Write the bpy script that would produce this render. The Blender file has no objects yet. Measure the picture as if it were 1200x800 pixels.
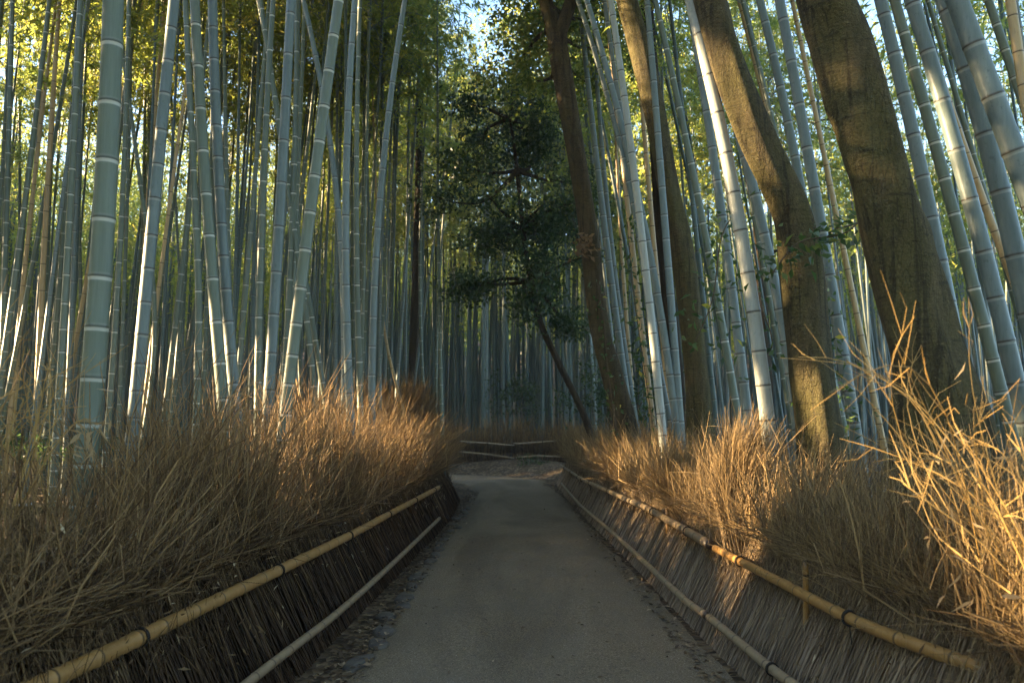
import bpy, math, random
import numpy as np
from mathutils import Vector, Matrix, Quaternion

SEED = 7
random.seed(SEED)
rng = np.random.default_rng(SEED)
sc = bpy.context.scene
COL = sc.collection
R = math.radians

# ------------------------------------------------------------------ camera
CAM = np.array([0.0, 0.0, 1.6]); F = 933.0; PITCH = math.atan(100 / F)
def at(px, py, Y):
    """the point of the place that stands Y metres ahead on the sight line of a photo pixel"""
    u, v = (px - 600) / F, (400 - py) / F
    d = np.array([u, math.cos(PITCH) - v * math.sin(PITCH), math.sin(PITCH) + v * math.cos(PITCH)])
    return CAM + d * (Y / d[1])

# ------------------------------------------------------------------ helpers
class MB:
    """collects vertices, quads and triangles with one colour per vertex; build() links them as ONE mesh object"""
    def __init__(s): s.v, s.c, s.q, s.t, s.qm, s.tm, s.n = [], [], [], [], [], [], 0
    def add(s, v, q=None, t=None, col=None, m=0):
        v = np.asarray(v, np.float32).reshape(-1, 3)
        if col is None: col = np.zeros((len(v), 3))
        col = np.broadcast_to(np.asarray(col, np.float32), (len(v), 3))
        s.v.append(v); s.c.append(col)
        if q is not None and len(q):
            q = np.asarray(q, np.int32) + s.n; s.q.append(q); s.qm.append(np.full(len(q), m, np.int32))
        if t is not None and len(t):
            t = np.asarray(t, np.int32) + s.n; s.t.append(t); s.tm.append(np.full(len(t), m, np.int32))
        s.n += len(v)
    def mesh(s, name, mats, smooth=True):
        me = bpy.data.meshes.new(name)
        v = np.concatenate(s.v); c = np.concatenate(s.c)
        q = np.concatenate(s.q) if s.q else np.zeros((0, 4), np.int32)
        t = np.concatenate(s.t) if s.t else np.zeros((0, 3), np.int32)
        me.vertices.add(len(v)); me.vertices.foreach_set('co', v.ravel())
        me.loops.add(q.size + t.size); me.loops.foreach_set('vertex_index', np.concatenate([q.ravel(), t.ravel()]))
        me.polygons.add(len(q) + len(t))
        st = np.concatenate([np.arange(len(q)) * 4, q.size + np.arange(len(t)) * 3]).astype(np.int32)
        me.polygons.foreach_set('loop_start', st)
        mi = np.concatenate([*s.qm, *s.tm]) if (s.qm or s.tm) else np.zeros(0, np.int32)
        me.polygons.foreach_set('material_index', mi)
        me.polygons.foreach_set('use_smooth', np.full(len(st), smooth))
        a = me.attributes.new('Col', 'FLOAT_COLOR', 'POINT')
        a.data.foreach_set('color', np.concatenate([c, np.ones((len(c), 1), np.float32)], 1).astype(np.float32).ravel())
        for m in (mats if isinstance(mats, (list, tuple)) else [mats]): me.materials.append(m)
        me.update(calc_edges=True); me.validate()
        return me
    def build(s, name, mats, parent=None, smooth=True):
        return link(name, s.mesh(name, mats, smooth), parent)

def link(name, me, parent=None):
    o = bpy.data.objects.new(name, me); COL.objects.link(o)
    if parent: o.parent = parent
    return o
def tag(o, label=None, cat=None, group=None, kind=None):
    if label: o['label'] = label
    if cat: o['category'] = cat
    if group: o['group'] = group
    if kind: o['kind'] = kind
    return o
def empty(name, loc=(0, 0, 0)):
    o = bpy.data.objects.new(name, None); COL.objects.link(o); o.location = loc; o.empty_display_size = .1
    return o
def nrm(a): return a / np.maximum(np.linalg.norm(a, axis=-1, keepdims=True), 1e-9)

def tubes(P, Rad, sides, cap=False):
    """N tubes of K rings: P (N,K,3), Rad (N,K)"""
    P = np.asarray(P, float); Rad = np.asarray(Rad, float)
    N, K, _ = P.shape
    T = np.gradient(P, axis=1); T = nrm(T)
    ref = np.where(np.abs(T[..., 2:3]) > .8, np.array([0, 1., 0]), np.array([0, 0, 1.]))
    ref = ref[:, :1].repeat(K, 1)
    A = nrm(np.cross(T, ref)); B = np.cross(T, A)
    th = np.arange(sides) * 2 * math.pi / sides
    ring = A[:, :, None] * np.cos(th)[None, None, :, None] + B[:, :, None] * np.sin(th)[None, None, :, None]
    V = (P[:, :, None] + ring * Rad[:, :, None, None]).reshape(-1, 3)
    base = (np.arange(N) * K * sides)[:, None, None]
    k = (np.arange(K - 1) * sides)[None, :, None]; j = np.arange(sides)[None, None, :]; j2 = (j + 1) % sides
    Q = np.stack([base + k + j, base + k + j2, base + k + sides + j2, base + k + sides + j], -1).reshape(-1, 4)
    tr = None
    if cap:
        tr = []
        for i in range(N):
            b = i * K * sides; e = b + (K - 1) * sides
            for m in range(1, sides - 1):
                tr.append((b, b + m + 1, b + m)); tr.append((e, e + m, e + m + 1))
    return V, Q, tr

def leaves(P, D, L, W, g, fold=.25):
    """one folded diamond per leaf: P start points, D unit directions, L lengths, W widths"""
    n = len(P)
    r = nrm(g.normal(size=(n, 3))); S = nrm(np.cross(D, r)); U = np.cross(S, D)
    L = L[:, None]; W = W[:, None]
    mid = P + D * L * .42
    V = np.stack([P, mid + S * W * .5 + U * W * fold, P + D * L - U * L * .12, mid - S * W * .5 + U * W * fold], 1).reshape(-1, 3)
    Q = np.arange(n * 4).reshape(n, 4)
    return V, Q

def catmull(pts, n):
    pts = np.asarray(pts, float)
    p = np.vstack([2 * pts[0] - pts[1], pts, 2 * pts[-1] - pts[-2]])
    seg = len(pts) - 1; out = []
    for t in np.linspace(0, seg, n):
        i = min(int(t), seg - 1); f = t - i
        a, b, c, d = p[i:i + 4]
        out.append(.5 * ((2 * b) + (-a + c) * f + (2 * a - 5 * b + 4 * c - d) * f * f + (-a + 3 * b - 3 * c + d) * f ** 3))
    return np.array(out)

def vnoise(x, seed=0):
    """smooth 1D value noise in -1..1"""
    x = np.asarray(x, float); i = np.floor(x).astype(int); f = x - i; f = f * f * (3 - 2 * f)
    h = lambda k: ((np.sin(k * 127.1 + seed * 311.7) * 43758.5453) % 1) * 2 - 1
    return h(i) * (1 - f) + h(i + 1) * f

# ------------------------------------------------------------------ materials
def mat(name):
    m = bpy.data.materials.new(name); m.use_nodes = True
    nt = m.node_tree; nt.nodes.clear()
    out = nt.nodes.new('ShaderNodeOutputMaterial')
    return m, nt, out
def N(nt, t, **kw):
    n = nt.nodes.new(t)
    for k, v in kw.items():
        if k.startswith('i_'):
            key = k[2:]; n.inputs[int(key) if key.isdigit() else key.replace('_', ' ')].default_value = v
        else: setattr(n, k, v)
    return n
def ramp(nt, fac, stops):
    r = nt.nodes.new('ShaderNodeValToRGB'); e = r.color_ramp.elements
    while len(e) < len(stops): e.new(.5)
    for k, (p, c) in zip(e, stops):
        k.position = p; k.color = (*c, 1) if len(c) == 3 else c
    nt.links.new(fac, r.inputs[0]); return r.outputs[0]
def mix(nt, fac, a, b, blend='MIX'):
    n = nt.nodes.new('ShaderNodeMix'); n.data_type = 'RGBA'; n.blend_type = blend
    for inp, v in ((n.inputs[0], fac), (n.inputs[6], a), (n.inputs[7], b)):
        if hasattr(v, 'node'): nt.links.new(v, inp)
        else: inp.default_value = v if not isinstance(v, tuple) else ((*v, 1) if len(v) == 3 else v)
    return n.outputs[2]
def noise(nt, scale, detail=4, rough=.6, vec=None, dist=0):
    n = N(nt, 'ShaderNodeTexNoise'); n.inputs['Scale'].default_value = scale; n.inputs['Detail'].default_value = detail
    n.inputs['Roughness'].default_value = rough; n.inputs['Distortion'].default_value = dist
    if vec is not None: nt.links.new(vec, n.inputs['Vector'])
    return n.outputs['Fac']
def coords(nt, scale=(1, 1, 1)):
    tc = N(nt, 'ShaderNodeTexCoord'); mp = N(nt, 'ShaderNodeMapping'); mp.inputs['Scale'].default_value = scale
    nt.links.new(tc.outputs['Object'], mp.inputs['Vector']); return mp.outputs[0]
def col_attr(nt):
    a = N(nt, 'ShaderNodeAttribute', attribute_name='Col'); s = N(nt, 'ShaderNodeSeparateColor')
    nt.links.new(a.outputs['Color'], s.inputs[0]); return s.outputs
def principled(nt, out, color, rough=.6, spec=.3, bump=None, bstr=.3, bdist=.01):
    p = N(nt, 'ShaderNodeBsdfPrincipled')
    if hasattr(color, 'node'): nt.links.new(color, p.inputs['Base Color'])
    else: p.inputs['Base Color'].default_value = (*color, 1)
    if hasattr(rough, 'node'): nt.links.new(rough, p.inputs['Roughness'])
    else: p.inputs['Roughness'].default_value = rough
    p.inputs['Specular IOR Level'].default_value = spec
    if bump is not None:
        b = N(nt, 'ShaderNodeBump'); b.inputs['Strength'].default_value = bstr; b.inputs['Distance'].default_value = bdist
        nt.links.new(bump, b.inputs['Height']); nt.links.new(b.outputs[0], p.inputs['Normal'])
    nt.links.new(p.outputs[0], out.inputs[0]); return p

def bamboo_mat(name, c0, c1, white, dark, ringw, blotch=.5):
    m, nt, out = mat(name)
    a = col_attr(nt); rnd = N(nt, 'ShaderNodeObjectInfo').outputs['Random']
    base = mix(nt, rnd, c0, c1)
    v = coords(nt, (14, 14, 1.2)); n1 = noise(nt, 1.4, 5, .65, v)
    f = ramp(nt, n1, [(.35, (0, 0, 0)), (.7, (1, 1, 1))])
    base = mix(nt, mix(nt, .5, f, (0, 0, 0)), base, tuple(min(1, x * 1.35 + .02) for x in c1))
    # old culms carry pale lichen freckles and dark stains
    v2 = coords(nt, (30, 30, 14)); n2 = noise(nt, 1.5, 3, .6, v2)
    f2 = ramp(nt, n2, [(.6, (0, 0, 0)), (.72, (blotch, blotch, blotch))])
    base = mix(nt, f2, base, tuple(x * .55 for x in c0))
    v3 = coords(nt, (60, 60, 3)); n3 = noise(nt, 2, 2, .5, v3)
    base = mix(nt, ramp(nt, n3, [(.45, (.0,) * 3), (.75, (.35,) * 3)]), base, tuple(x * .7 for x in c1))
    base = mix(nt, a[2], base, (c0[0] * .95, c0[1] * .8, c0[2] * .55))          # earthy stain at the foot
    w = N(nt, 'ShaderNodeMath', operation='MULTIPLY', i_1=ringw); nt.links.new(a[0], w.inputs[0])
    base = mix(nt, w.outputs[0], base, white)
    base = mix(nt, a[1], base, dark)
    principled(nt, out, base, .42, .4, n1, .12, .003)
    return m
M = {}
M['green'] = bamboo_mat('green_bamboo_skin', (.078, .10, .07), (.11, .135, .098), (.55, .55, .48), (.05, .055, .035), .85, .15)
M['grey'] = bamboo_mat('grey_bamboo_skin', (.088, .118, .112), (.135, .17, .162), (.42, .44, .40), (.045, .04, .032), .5, .55)
M['cream'] = bamboo_mat('cream_bamboo_skin', (.24, .25, .21), (.30, .31, .27), (.45, .45, .40), (.045, .04, .032), .5, .5)
M['blue'] = bamboo_mat('shaded_blue_green_bamboo_skin', (.04, .07, .068), (.075, .11, .105), (.25, .28, .25), (.03, .03, .025), .5, .3)  # blue-green bloom, darkened: shade among the far culms is put into the colour
M['dim'] = bamboo_mat('old_shaded_bamboo_skin', (.03, .05, .05), (.056, .086, .084), (.12, .14, .13), (.02, .02, .02), .4, .3)  # darker copy for the farthest culms; deep-grove shade is put into its colour
M['tan'] = bamboo_mat('dry_bamboo_skin', (.36, .24, .11), (.42, .30, .15), (.5, .38, .2), (.07, .04, .02), .6, .5)
M['rail'] = bamboo_mat('fence_bamboo_skin', (.28, .145, .04), (.34, .19, .06), (.44, .27, .10), (.06, .035, .015), .75, .6)
M['oldrail'] = bamboo_mat('weathered_fence_bamboo_skin', (.20, .14, .08), (.25, .185, .11), (.30, .23, .15), (.06, .04, .025), .6, .7)

def leaf_mat(name, stops, tr=.62, rough=.45, tcol=2.6):
    m, nt, out = mat(name); a = col_attr(nt)
    c = ramp(nt, a[0], stops)
    d = N(nt, 'ShaderNodeBsdfPrincipled'); nt.links.new(c, d.inputs['Base Color']); d.inputs['Roughness'].default_value = rough
    d.inputs['Specular IOR Level'].default_value = .3
    t = N(nt, 'ShaderNodeBsdfTranslucent')
    b = mix(nt, 1.0, c, (tcol, tcol * .98, tcol * .9), 'MULTIPLY'); nt.links.new(b, t.inputs[0])
    ms = N(nt, 'ShaderNodeMixShader', i_0=tr); nt.links.new(d.outputs[0], ms.inputs[1]); nt.links.new(t.outputs[0], ms.inputs[2])
    nt.links.new(ms.outputs[0], out.inputs[0]); return m
M['bleaf'] = leaf_mat('bamboo_leaf', [(0, (.085, .12, .03)), (.5, (.15, .18, .04)), (.85, (.24, .24, .05)), (1, (.34, .28, .06))])
M['yleaf'] = leaf_mat('yellow_green_leaf', [(0, (.05, .08, .02)), (.5, (.10, .125, .025)), (.85, (.19, .18, .035)), (1, (.26, .20, .04))])
M['dleaf'] = leaf_mat('dark_evergreen_leaf', [(0, (.02, .036, .016)), (.6, (.036, .062, .024)), (.9, (.07, .09, .032)), (1, (.12, .13, .04))], .4, .35)
M['ivy'] = leaf_mat('ivy_leaf', [(0, (.03, .06, .02)), (.7, (.06, .10, .03)), (.93, (.12, .15, .04)), (1, (.42, .36, .05))], .35, .35)
M['dry'] = leaf_mat('dry_leaf', [(0, (.10, .06, .03)), (.5, (.2, .13, .065)), (.85, (.33, .24, .13)), (1, (.5, .42, .27))], .3, .6)
M['litter'] = leaf_mat('leaf_litter_leaf', [(0, (.05, .033, .02)), (.5, (.11, .075, .042)), (.85, (.2, .14, .08)), (1, (.34, .26, .17))], .1, .7)

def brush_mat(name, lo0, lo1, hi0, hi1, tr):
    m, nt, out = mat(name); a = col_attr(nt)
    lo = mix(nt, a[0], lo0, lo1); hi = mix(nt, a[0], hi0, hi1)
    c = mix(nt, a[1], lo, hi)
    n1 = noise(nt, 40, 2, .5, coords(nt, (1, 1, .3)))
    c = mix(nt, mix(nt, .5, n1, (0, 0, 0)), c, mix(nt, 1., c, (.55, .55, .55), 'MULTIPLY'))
    d = N(nt, 'ShaderNodeBsdfPrincipled'); nt.links.new(c, d.inputs['Base Color']); d.inputs['Roughness'].default_value = .6
    d.inputs['Specular IOR Level'].default_value = .25
    t = N(nt, 'ShaderNodeBsdfTranslucent'); nt.links.new(c, t.inputs[0])
    ms = N(nt, 'ShaderNodeMixShader', i_0=tr); nt.links.new(d.outputs[0], ms.inputs[1]); nt.links.new(t.outputs[0], ms.inputs[2])
    nt.links.new(ms.outputs[0], out.inputs[0]); return m
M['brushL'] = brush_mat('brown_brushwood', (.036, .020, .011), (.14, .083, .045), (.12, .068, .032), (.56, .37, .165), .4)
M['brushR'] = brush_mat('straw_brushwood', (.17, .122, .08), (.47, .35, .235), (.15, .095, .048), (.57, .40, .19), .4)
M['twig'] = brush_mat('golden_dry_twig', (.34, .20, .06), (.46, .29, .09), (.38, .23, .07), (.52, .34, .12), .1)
M['vine'] = brush_mat('vine_stem', (.10, .07, .04), (.14, .10, .06), (.10, .07, .04), (.14, .10, .06), 0)

def bark_mat(name, c0, c1, moss, mfac=.5, dark=(.02, .015, .01)):
    m, nt, out = mat(name)
    v = coords(nt, (7, 7, 1.6)); n1 = noise(nt, 2.2, 8, .7, v, .4)
    c = mix(nt, ramp(nt, n1, [(.3, (0,) * 3), (.7, (1,) * 3)]), c0, c1)
    v2 = coords(nt, (1, 1, .5)); n2 = noise(nt, 2.6, 6, .65, v2)
    c = mix(nt, ramp(nt, n2, [(.42, (0,) * 3), (.60, (mfac,) * 3)]), c, moss)
    v5 = coords(nt, (9, 9, .5)); n5 = noise(nt, 1.6, 4, .6, v5, .6)
    c = mix(nt, ramp(nt, n5, [(.52, (0,) * 3), (.64, (.6,) * 3)]), c, dark)
    v3 = coords(nt, (3, 3, 14)); n3 = noise(nt, 2.0, 5, .7, v3)
    c = mix(nt, ramp(nt, n3, [(.56, (0,) * 3), (.66, (.55,) * 3)]), c, dark)
    v4 = coords(nt, (22, 22, 22)); n4 = noise(nt, 1.5, 3, .6, v4)
    c = mix(nt, ramp(nt, n4, [(.62, (0,) * 3), (.74, (.4,) * 3)]), c, tuple(min(1, x * 1.9) for x in c1))
    vw = coords(nt, (1, 1, .32)); wob = noise(nt, 9, 4, .6, vw)
    vm = N(nt, 'ShaderNodeVectorMath', operation='ADD'); nt.links.new(vw, vm.inputs[0]); sc3 = N(nt, 'ShaderNodeVectorMath', operation='SCALE'); nt.links.new(wob, sc3.inputs[0]); sc3.inputs[3].default_value = .09; nt.links.new(sc3.outputs[0], vm.inputs[1])
    vo = N(nt, 'ShaderNodeTexVoronoi', feature='DISTANCE_TO_EDGE'); vo.inputs['Scale'].default_value = 24; nt.links.new(vm.outputs[0], vo.inputs['Vector'])
    crack = ramp(nt, vo.outputs['Distance'], [(0, (0,) * 3), (.10, (1,) * 3)]); patchy = ramp(nt, noise(nt, 3.5, 3, .5, vw), [(.46, (0,) * 3), (.66, (.42,) * 3)])
    cm = mix(nt, patchy, (1, 1, 1), crack); c = mix(nt, 1., c, mix(nt, cm, (.35, .33, .3), (1, 1, 1)), 'MULTIPLY')
    n6 = noise(nt, 70, 4, .7, coords(nt)); c = mix(nt, 1., c, ramp(nt, n6, [(.3, (.62,) * 3), (.7, (1.3,) * 3)]), 'MULTIPLY')
    h0 = N(nt, 'ShaderNodeMath', operation='ADD'); nt.links.new(n1, h0.inputs[0]); nt.links.new(n3, h0.inputs[1])
    h1 = N(nt, 'ShaderNodeMath', operation='ADD'); nt.links.new(h0.outputs[0], h1.inputs[0]); nt.links.new(cm, h1.inputs[1])
    h = N(nt, 'ShaderNodeMath', operation='ADD'); nt.links.new(h1.outputs[0], h.inputs[0]); nt.links.new(n6, h.inputs[1])
    principled(nt, out, c, .8, .2, h.outputs[0], .9, .03)
    return m
M['bark'] = bark_mat('mossy_bark', (.065, .052, .024), (.15, .115, .055), (.10, .092, .024))
M['barkbrown'] = bark_mat('brown_bark', (.048, .035, .019), (.12, .085, .046), (.08, .07, .022), .4)
M['barkdark'] = bark_mat('dark_bark', (.03, .021, .013), (.07, .048, .028), (.05, .046, .02), .35)

def ground_mat():
    m, nt, out = mat('forest_floor'); v = coords(nt)
    vo = N(nt, 'ShaderNodeTexVoronoi'); vo.inputs['Scale'].default_value = 16; nt.links.new(v, vo.inputs['Vector'])
    s = N(nt, 'ShaderNodeSeparateColor'); nt.links.new(vo.outputs['Color'], s.inputs[0])
    c = ramp(nt, s.outputs[0], [(0, (.035, .024, .015)), (.45, (.085, .058, .034)), (.8, (.15, .105, .062)), (1, (.22, .165, .10))])
    n = noise(nt, .9, 5, .6, v)
    c = mix(nt, ramp(nt, n, [(.5, (0,) * 3), (.66, (.7,) * 3)]), c, (.045, .032, .02))
    principled(nt, out, c, .85, .2, vo.outputs['Distance'], .5, .03); return m
m_, nt_, out_ = mat('black_palm_cord'); principled(nt_, out_, (.025, .02, .016), .8, .2); M['cord'] = m_
M['ground'] = ground_mat()
def path_mat():
    m, nt, out = mat('worn_gravel_path'); v = coords(nt)
    n1 = noise(nt, 75, 4, .75, v); n2 = noise(nt, 1.3, 6, .6, v); n3 = noise(nt, 120, 2, .6, v)
    c = ramp(nt, n1, [(.3, (.066, .048, .029)), (.52, (.17, .13, .083)), (.72, (.38, .30, .20))])
    c = mix(nt, ramp(nt, n2, [(.42, (0,) * 3), (.62, (.6,) * 3)]), c, (.14, .112, .078))
    c = mix(nt, ramp(nt, n3, [(.58, (0,) * 3), (.68, (.75,) * 3)]), c, (.42, .36, .27))
    n6 = noise(nt, .55, 4, .55, coords(nt, (1.6, .35, 1)), .8)
    c = mix(nt, ramp(nt, n6, [(.44, (0,) * 3), (.58, (.55,) * 3)]), c, mix(nt, 1., c, (.5, .47, .44), 'MULTIPLY'))
    n4 = noise(nt, 9, 5, .7, v)
    c = mix(nt, ramp(nt, n4, [(.62, (0,) * 3), (.7, (.6,) * 3)]), c, (.085, .07, .052))
    principled(nt, out, c, .85, .25, n1, .55, .012); return m
M['path'] = path_mat()
def stone_mat():
    m, nt, out = mat('edging_stone_grey'); v = coords(nt)
    n1 = noise(nt, 12, 6, .7, v); c = ramp(nt, n1, [(.3, (.055, .047, .038)), (.7, (.12, .105, .085))])
    principled(nt, out, c, .8, .3, n1, .5, .01); return m
M['stone'] = stone_mat()
def moss_mat():
    m, nt, out = mat('moss_green'); v = coords(nt); n1 = noise(nt, 30, 4, .7, v)
    principled(nt, out, ramp(nt, n1, [(.3, (.03, .045, .012)), (.7, (.09, .11, .03))]), .9, .1, n1, .8, .02); return m
M['moss'] = moss_mat()
def cut_mat():
    m, nt, out = mat('cut_wood'); v = coords(nt); n1 = noise(nt, 20, 4, .6, v)
    principled(nt, out, ramp(nt, n1, [(.3, (.3, .28, .25)), (.7, (.5, .48, .44))]), .7, .2); return m
M['cut'] = cut_mat()

# ------------------------------------------------------------------ ground and path
CL = np.array([(.12, -6), (.12, 4), (.14, 10), (.2, 17), (.1, 21), (-.5, 23.4), (-2.2, 25.2), (-5, 26.0), (-9, 26.2), (-16, 25.8)], float)
CLs = catmull(CL, 140)
def path_dist(x, y):
    x = np.asarray(x, float); y = np.asarray(y, float)
    best = np.full(x.shape, 1e9)
    for a, b in zip(CLs[:-1], CLs[1:]):
        ab = b - a; t = np.clip(((x - a[0]) * ab[0] + (y - a[1]) * ab[1]) / (ab @ ab), 0, 1)
        best = np.minimum(best, np.hypot(x - a[0] - t * ab[0], y - a[1] - t * ab[1]))
    return best
def sstep(a, b, x):
    t = np.clip((x - a) / (b - a), 0, 1); return t * t * (3 - 2 * t)
def gz(x, y):
    x = np.asarray(x, float); y = np.asarray(y, float)
    d = path_dist(x, y)
    z = .38 * sstep(1.5, 3.0, d) + .25 * sstep(3, 12, d)
    z = z + sstep(1.6, 3, d) * (.06 * np.sin(x * 1.3 + y * .7) + .05 * np.sin(x * .5 - y * 1.1 + 2))
    r = np.hypot(x, y); z = z + 15 * sstep(62, 130, y) + 3 * sstep(50, 130, r) + .9 * sstep(30, 50, r)
    return z
xs = np.unique(np.concatenate([np.linspace(-4, 4, 54), np.linspace(-16, 16, 65), np.linspace(-60, 60, 61), np.linspace(-260, 260, 41)]).round(3))
ys = np.unique(np.concatenate([np.linspace(-8, 32, 90), np.linspace(32, 80, 25), np.linspace(-160, 300, 47)]).round(3))
X, Yg = np.meshgrid(xs, ys); Z = gz(X, Yg)
b = MB(); nx = len(xs)
ii, jj = np.meshgrid(np.arange(nx - 1), np.arange(len(ys) - 1)); k = (jj * nx + ii).ravel()
b.add(np.stack([X, Yg, Z], -1).reshape(-1, 3), np.stack([k, k + 1, k + 1 + nx, k + nx], -1))
tag(b.build('ground', M['ground']), kind='structure')

d = nrm(np.gradient(CLs, axis=0)); nn = np.stack([d[:, 1], -d[:, 0]], 1)
b = MB(); cols = 9; V = []
for i, (p, n_) in enumerate(zip(CLs, nn)):
    wl = 1.13 + .05 * vnoise(i * .9, 3) + .03 * vnoise(i * 2.7, 5); wr = float(np.interp(p[1], [0, 5, 9, 14, 20], [1.34, 1.32, 1.2, 1.04, .92])) + .04 * vnoise(i * .8, 9) + .03 * vnoise(i * 2.3, 6) + 1.7 * float(sstep(22, 25, p[1]))
    for t in np.linspace(-1, 1, cols):
        q = p + n_ * (t * (wl if t < 0 else wr)); V.append((q[0], q[1], .006 + .018 * (1 - t * t)))
Q = [(i * cols + j, i * cols + j + 1, (i + 1) * cols + j + 1, (i + 1) * cols + j) for i in range(len(CLs) - 1) for j in range(cols - 1)]
b.add(V, Q); tag(b.build('path', M['path']), kind='structure')

# ------------------------------------------------------------------ bamboo
def culm_arrays(P0, r0, H, zs_len, curve, sides, detail, g):
    """tube with a swollen ring at each node. curve(s) -> points for heights s"""
    nodes = []; s = .06 + g.random() * .15
    while s < H:
        f = s / H; nodes.append(s); s += zs_len * (.55 + .75 * min(1, f * 6)) * (1 - .35 * max(0, f - .5)) * (1 + g.normal() * .04)
    if detail == 2: prof = [(-.030, 1.0, 0, 0), (-.022, 1.01, .8, 0), (-.007, 1.02, 1, 0), (-.003, 1.075, .4, .9), (.003, 1.035, .1, 1), (.012, 1.05, .15, .15), (.026, 1.0, 0, 0)]
    elif detail == 1: prof = [(-.026, 1.0, 0, 0), (-.012, 1.015, 1, 0), (0, 1.06, .5, .9), (.020, 1.0, 0, 0)]
    else: prof = [(-.03, 1, 0, 0), (0, 1.06, .9, .35), (.03, 1, 0, 0)]
    S, K, W, Dk = [0], [1.12], [0], [0]
    for n_ in nodes:
        for o, k_, w, dk in prof:
            S.append(n_ + o); K.append(k_); W.append(w); Dk.append(dk)
    S = np.array(S); o = np.argsort(S, kind='stable'); S = S[o]; K = np.array(K)[o]; W = np.array(W)[o]; Dk = np.array(Dk)[o]
    P = curve(S); f = np.clip(S / H, 0, 1)
    rad = r0 * (1 - .80 * f ** 1.35) * K * (1 + .10 * np.exp(-S / .5))
    V, Q, _ = tubes(P[None], rad[None], sides)
    age = np.exp(-S / .7) * .7
    c = np.stack([W, Dk, age], 1).repeat(sides, 0)
    return V, Q, c

def crown_mesh(seed, L, nb, per, leafL=.15, leafW=.028, culm='green', spread=1.0):
    """leafy head of a culm: thin tapering tip that nods over, branch pairs and drooping leaf sprays; base at the origin"""
    g = np.random.default_rng(seed); b = MB()
    az = g.random() * 6.28; nod = .9 + g.random() * .9
    axis = lambda t: np.stack([np.cos(az) * nod * t ** 2.6, np.sin(az) * nod * t ** 2.6, L * (t - .10 * t ** 4)], -1)
    t = np.linspace(0, 1, 26)
    V, Q, _ = tubes(axis(t)[None], (.030 * (1 - t) + .004)[None], 5); b.add(V, Q, col=(0, 0, 0), m=1)
    tb = np.sort(g.random(nb) ** .85)
    PB = []
    for i, tt in enumerate(tb):
        a = i * 2.4 + g.normal() * .5; ln = spread * (1.5 * (1 - tt) ** .6 + .35) * (.6 + .6 * g.random())
        u = np.linspace(0, 1, 7)[:, None]; out = np.array([math.cos(a), math.sin(a), 0])
        p = axis(np.array([tt])) + out * ln * (.25 * u + .75 * u ** 1.1) + np.array([0, 0, 1]) * ln * (.75 * u - .75 * u * u * (1 + .4 * g.random()))
        PB.append(p)
    PB = np.array(PB)
    rad = np.linspace(.009, .002, 7)[None].repeat(len(PB), 0)
    V, Q, _ = tubes(PB, rad, 3); b.add(V, Q, col=(0, 0, 0), m=1)
    # leaf sprays in fans along the branches
    n = len(PB) * per; bi = g.integers(0, len(PB), n); u = .25 + .75 * g.random(n) ** .7
    k = np.minimum((u * 6).astype(int), 5); f = (u * 6 - k)[:, None]
    A = PB[bi, k] * (1 - f) + PB[bi, k + 1] * f
    outd = nrm(PB[bi, 6] - PB[bi, 0])
    A = A + g.normal(size=(n, 3)) * np.array([.10, .10, .07]) * spread
    tone = g.random(len(PB))[bi] * .5
    for q in range(3):
        D = nrm(outd * .5 + g.normal(size=(n, 3)) * .65 + np.array([0, 0, -.45]))
        V, Q = leaves(A, D, leafL * (.7 + .6 * g.random(n)), leafW * (.8 + .5 * g.random(n)), g)
        c = np.clip(tone + g.random(n) * .55 , 0, 1)
        b.add(V, Q, col=np.stack([c, c, c], 1).repeat(4, 0))
    return b.mesh('bamboo_crown', [M['bleaf'], M[culm]])
CROWNS = [crown_mesh(100 + i, 6.5 + (i % 3) * .8, 50, 24, .16, .03, 'green' if i % 2 else 'grey') for i in range(5)]
PLACED = []          # ground spots already taken

def orient(o, d):
    o.rotation_mode = 'QUATERNION'; o.rotation_quaternion = Vector((0, 0, 1)).rotation_difference(Vector(d)) @ Quaternion((0, 0, 1), random.random() * 6.28)

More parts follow.
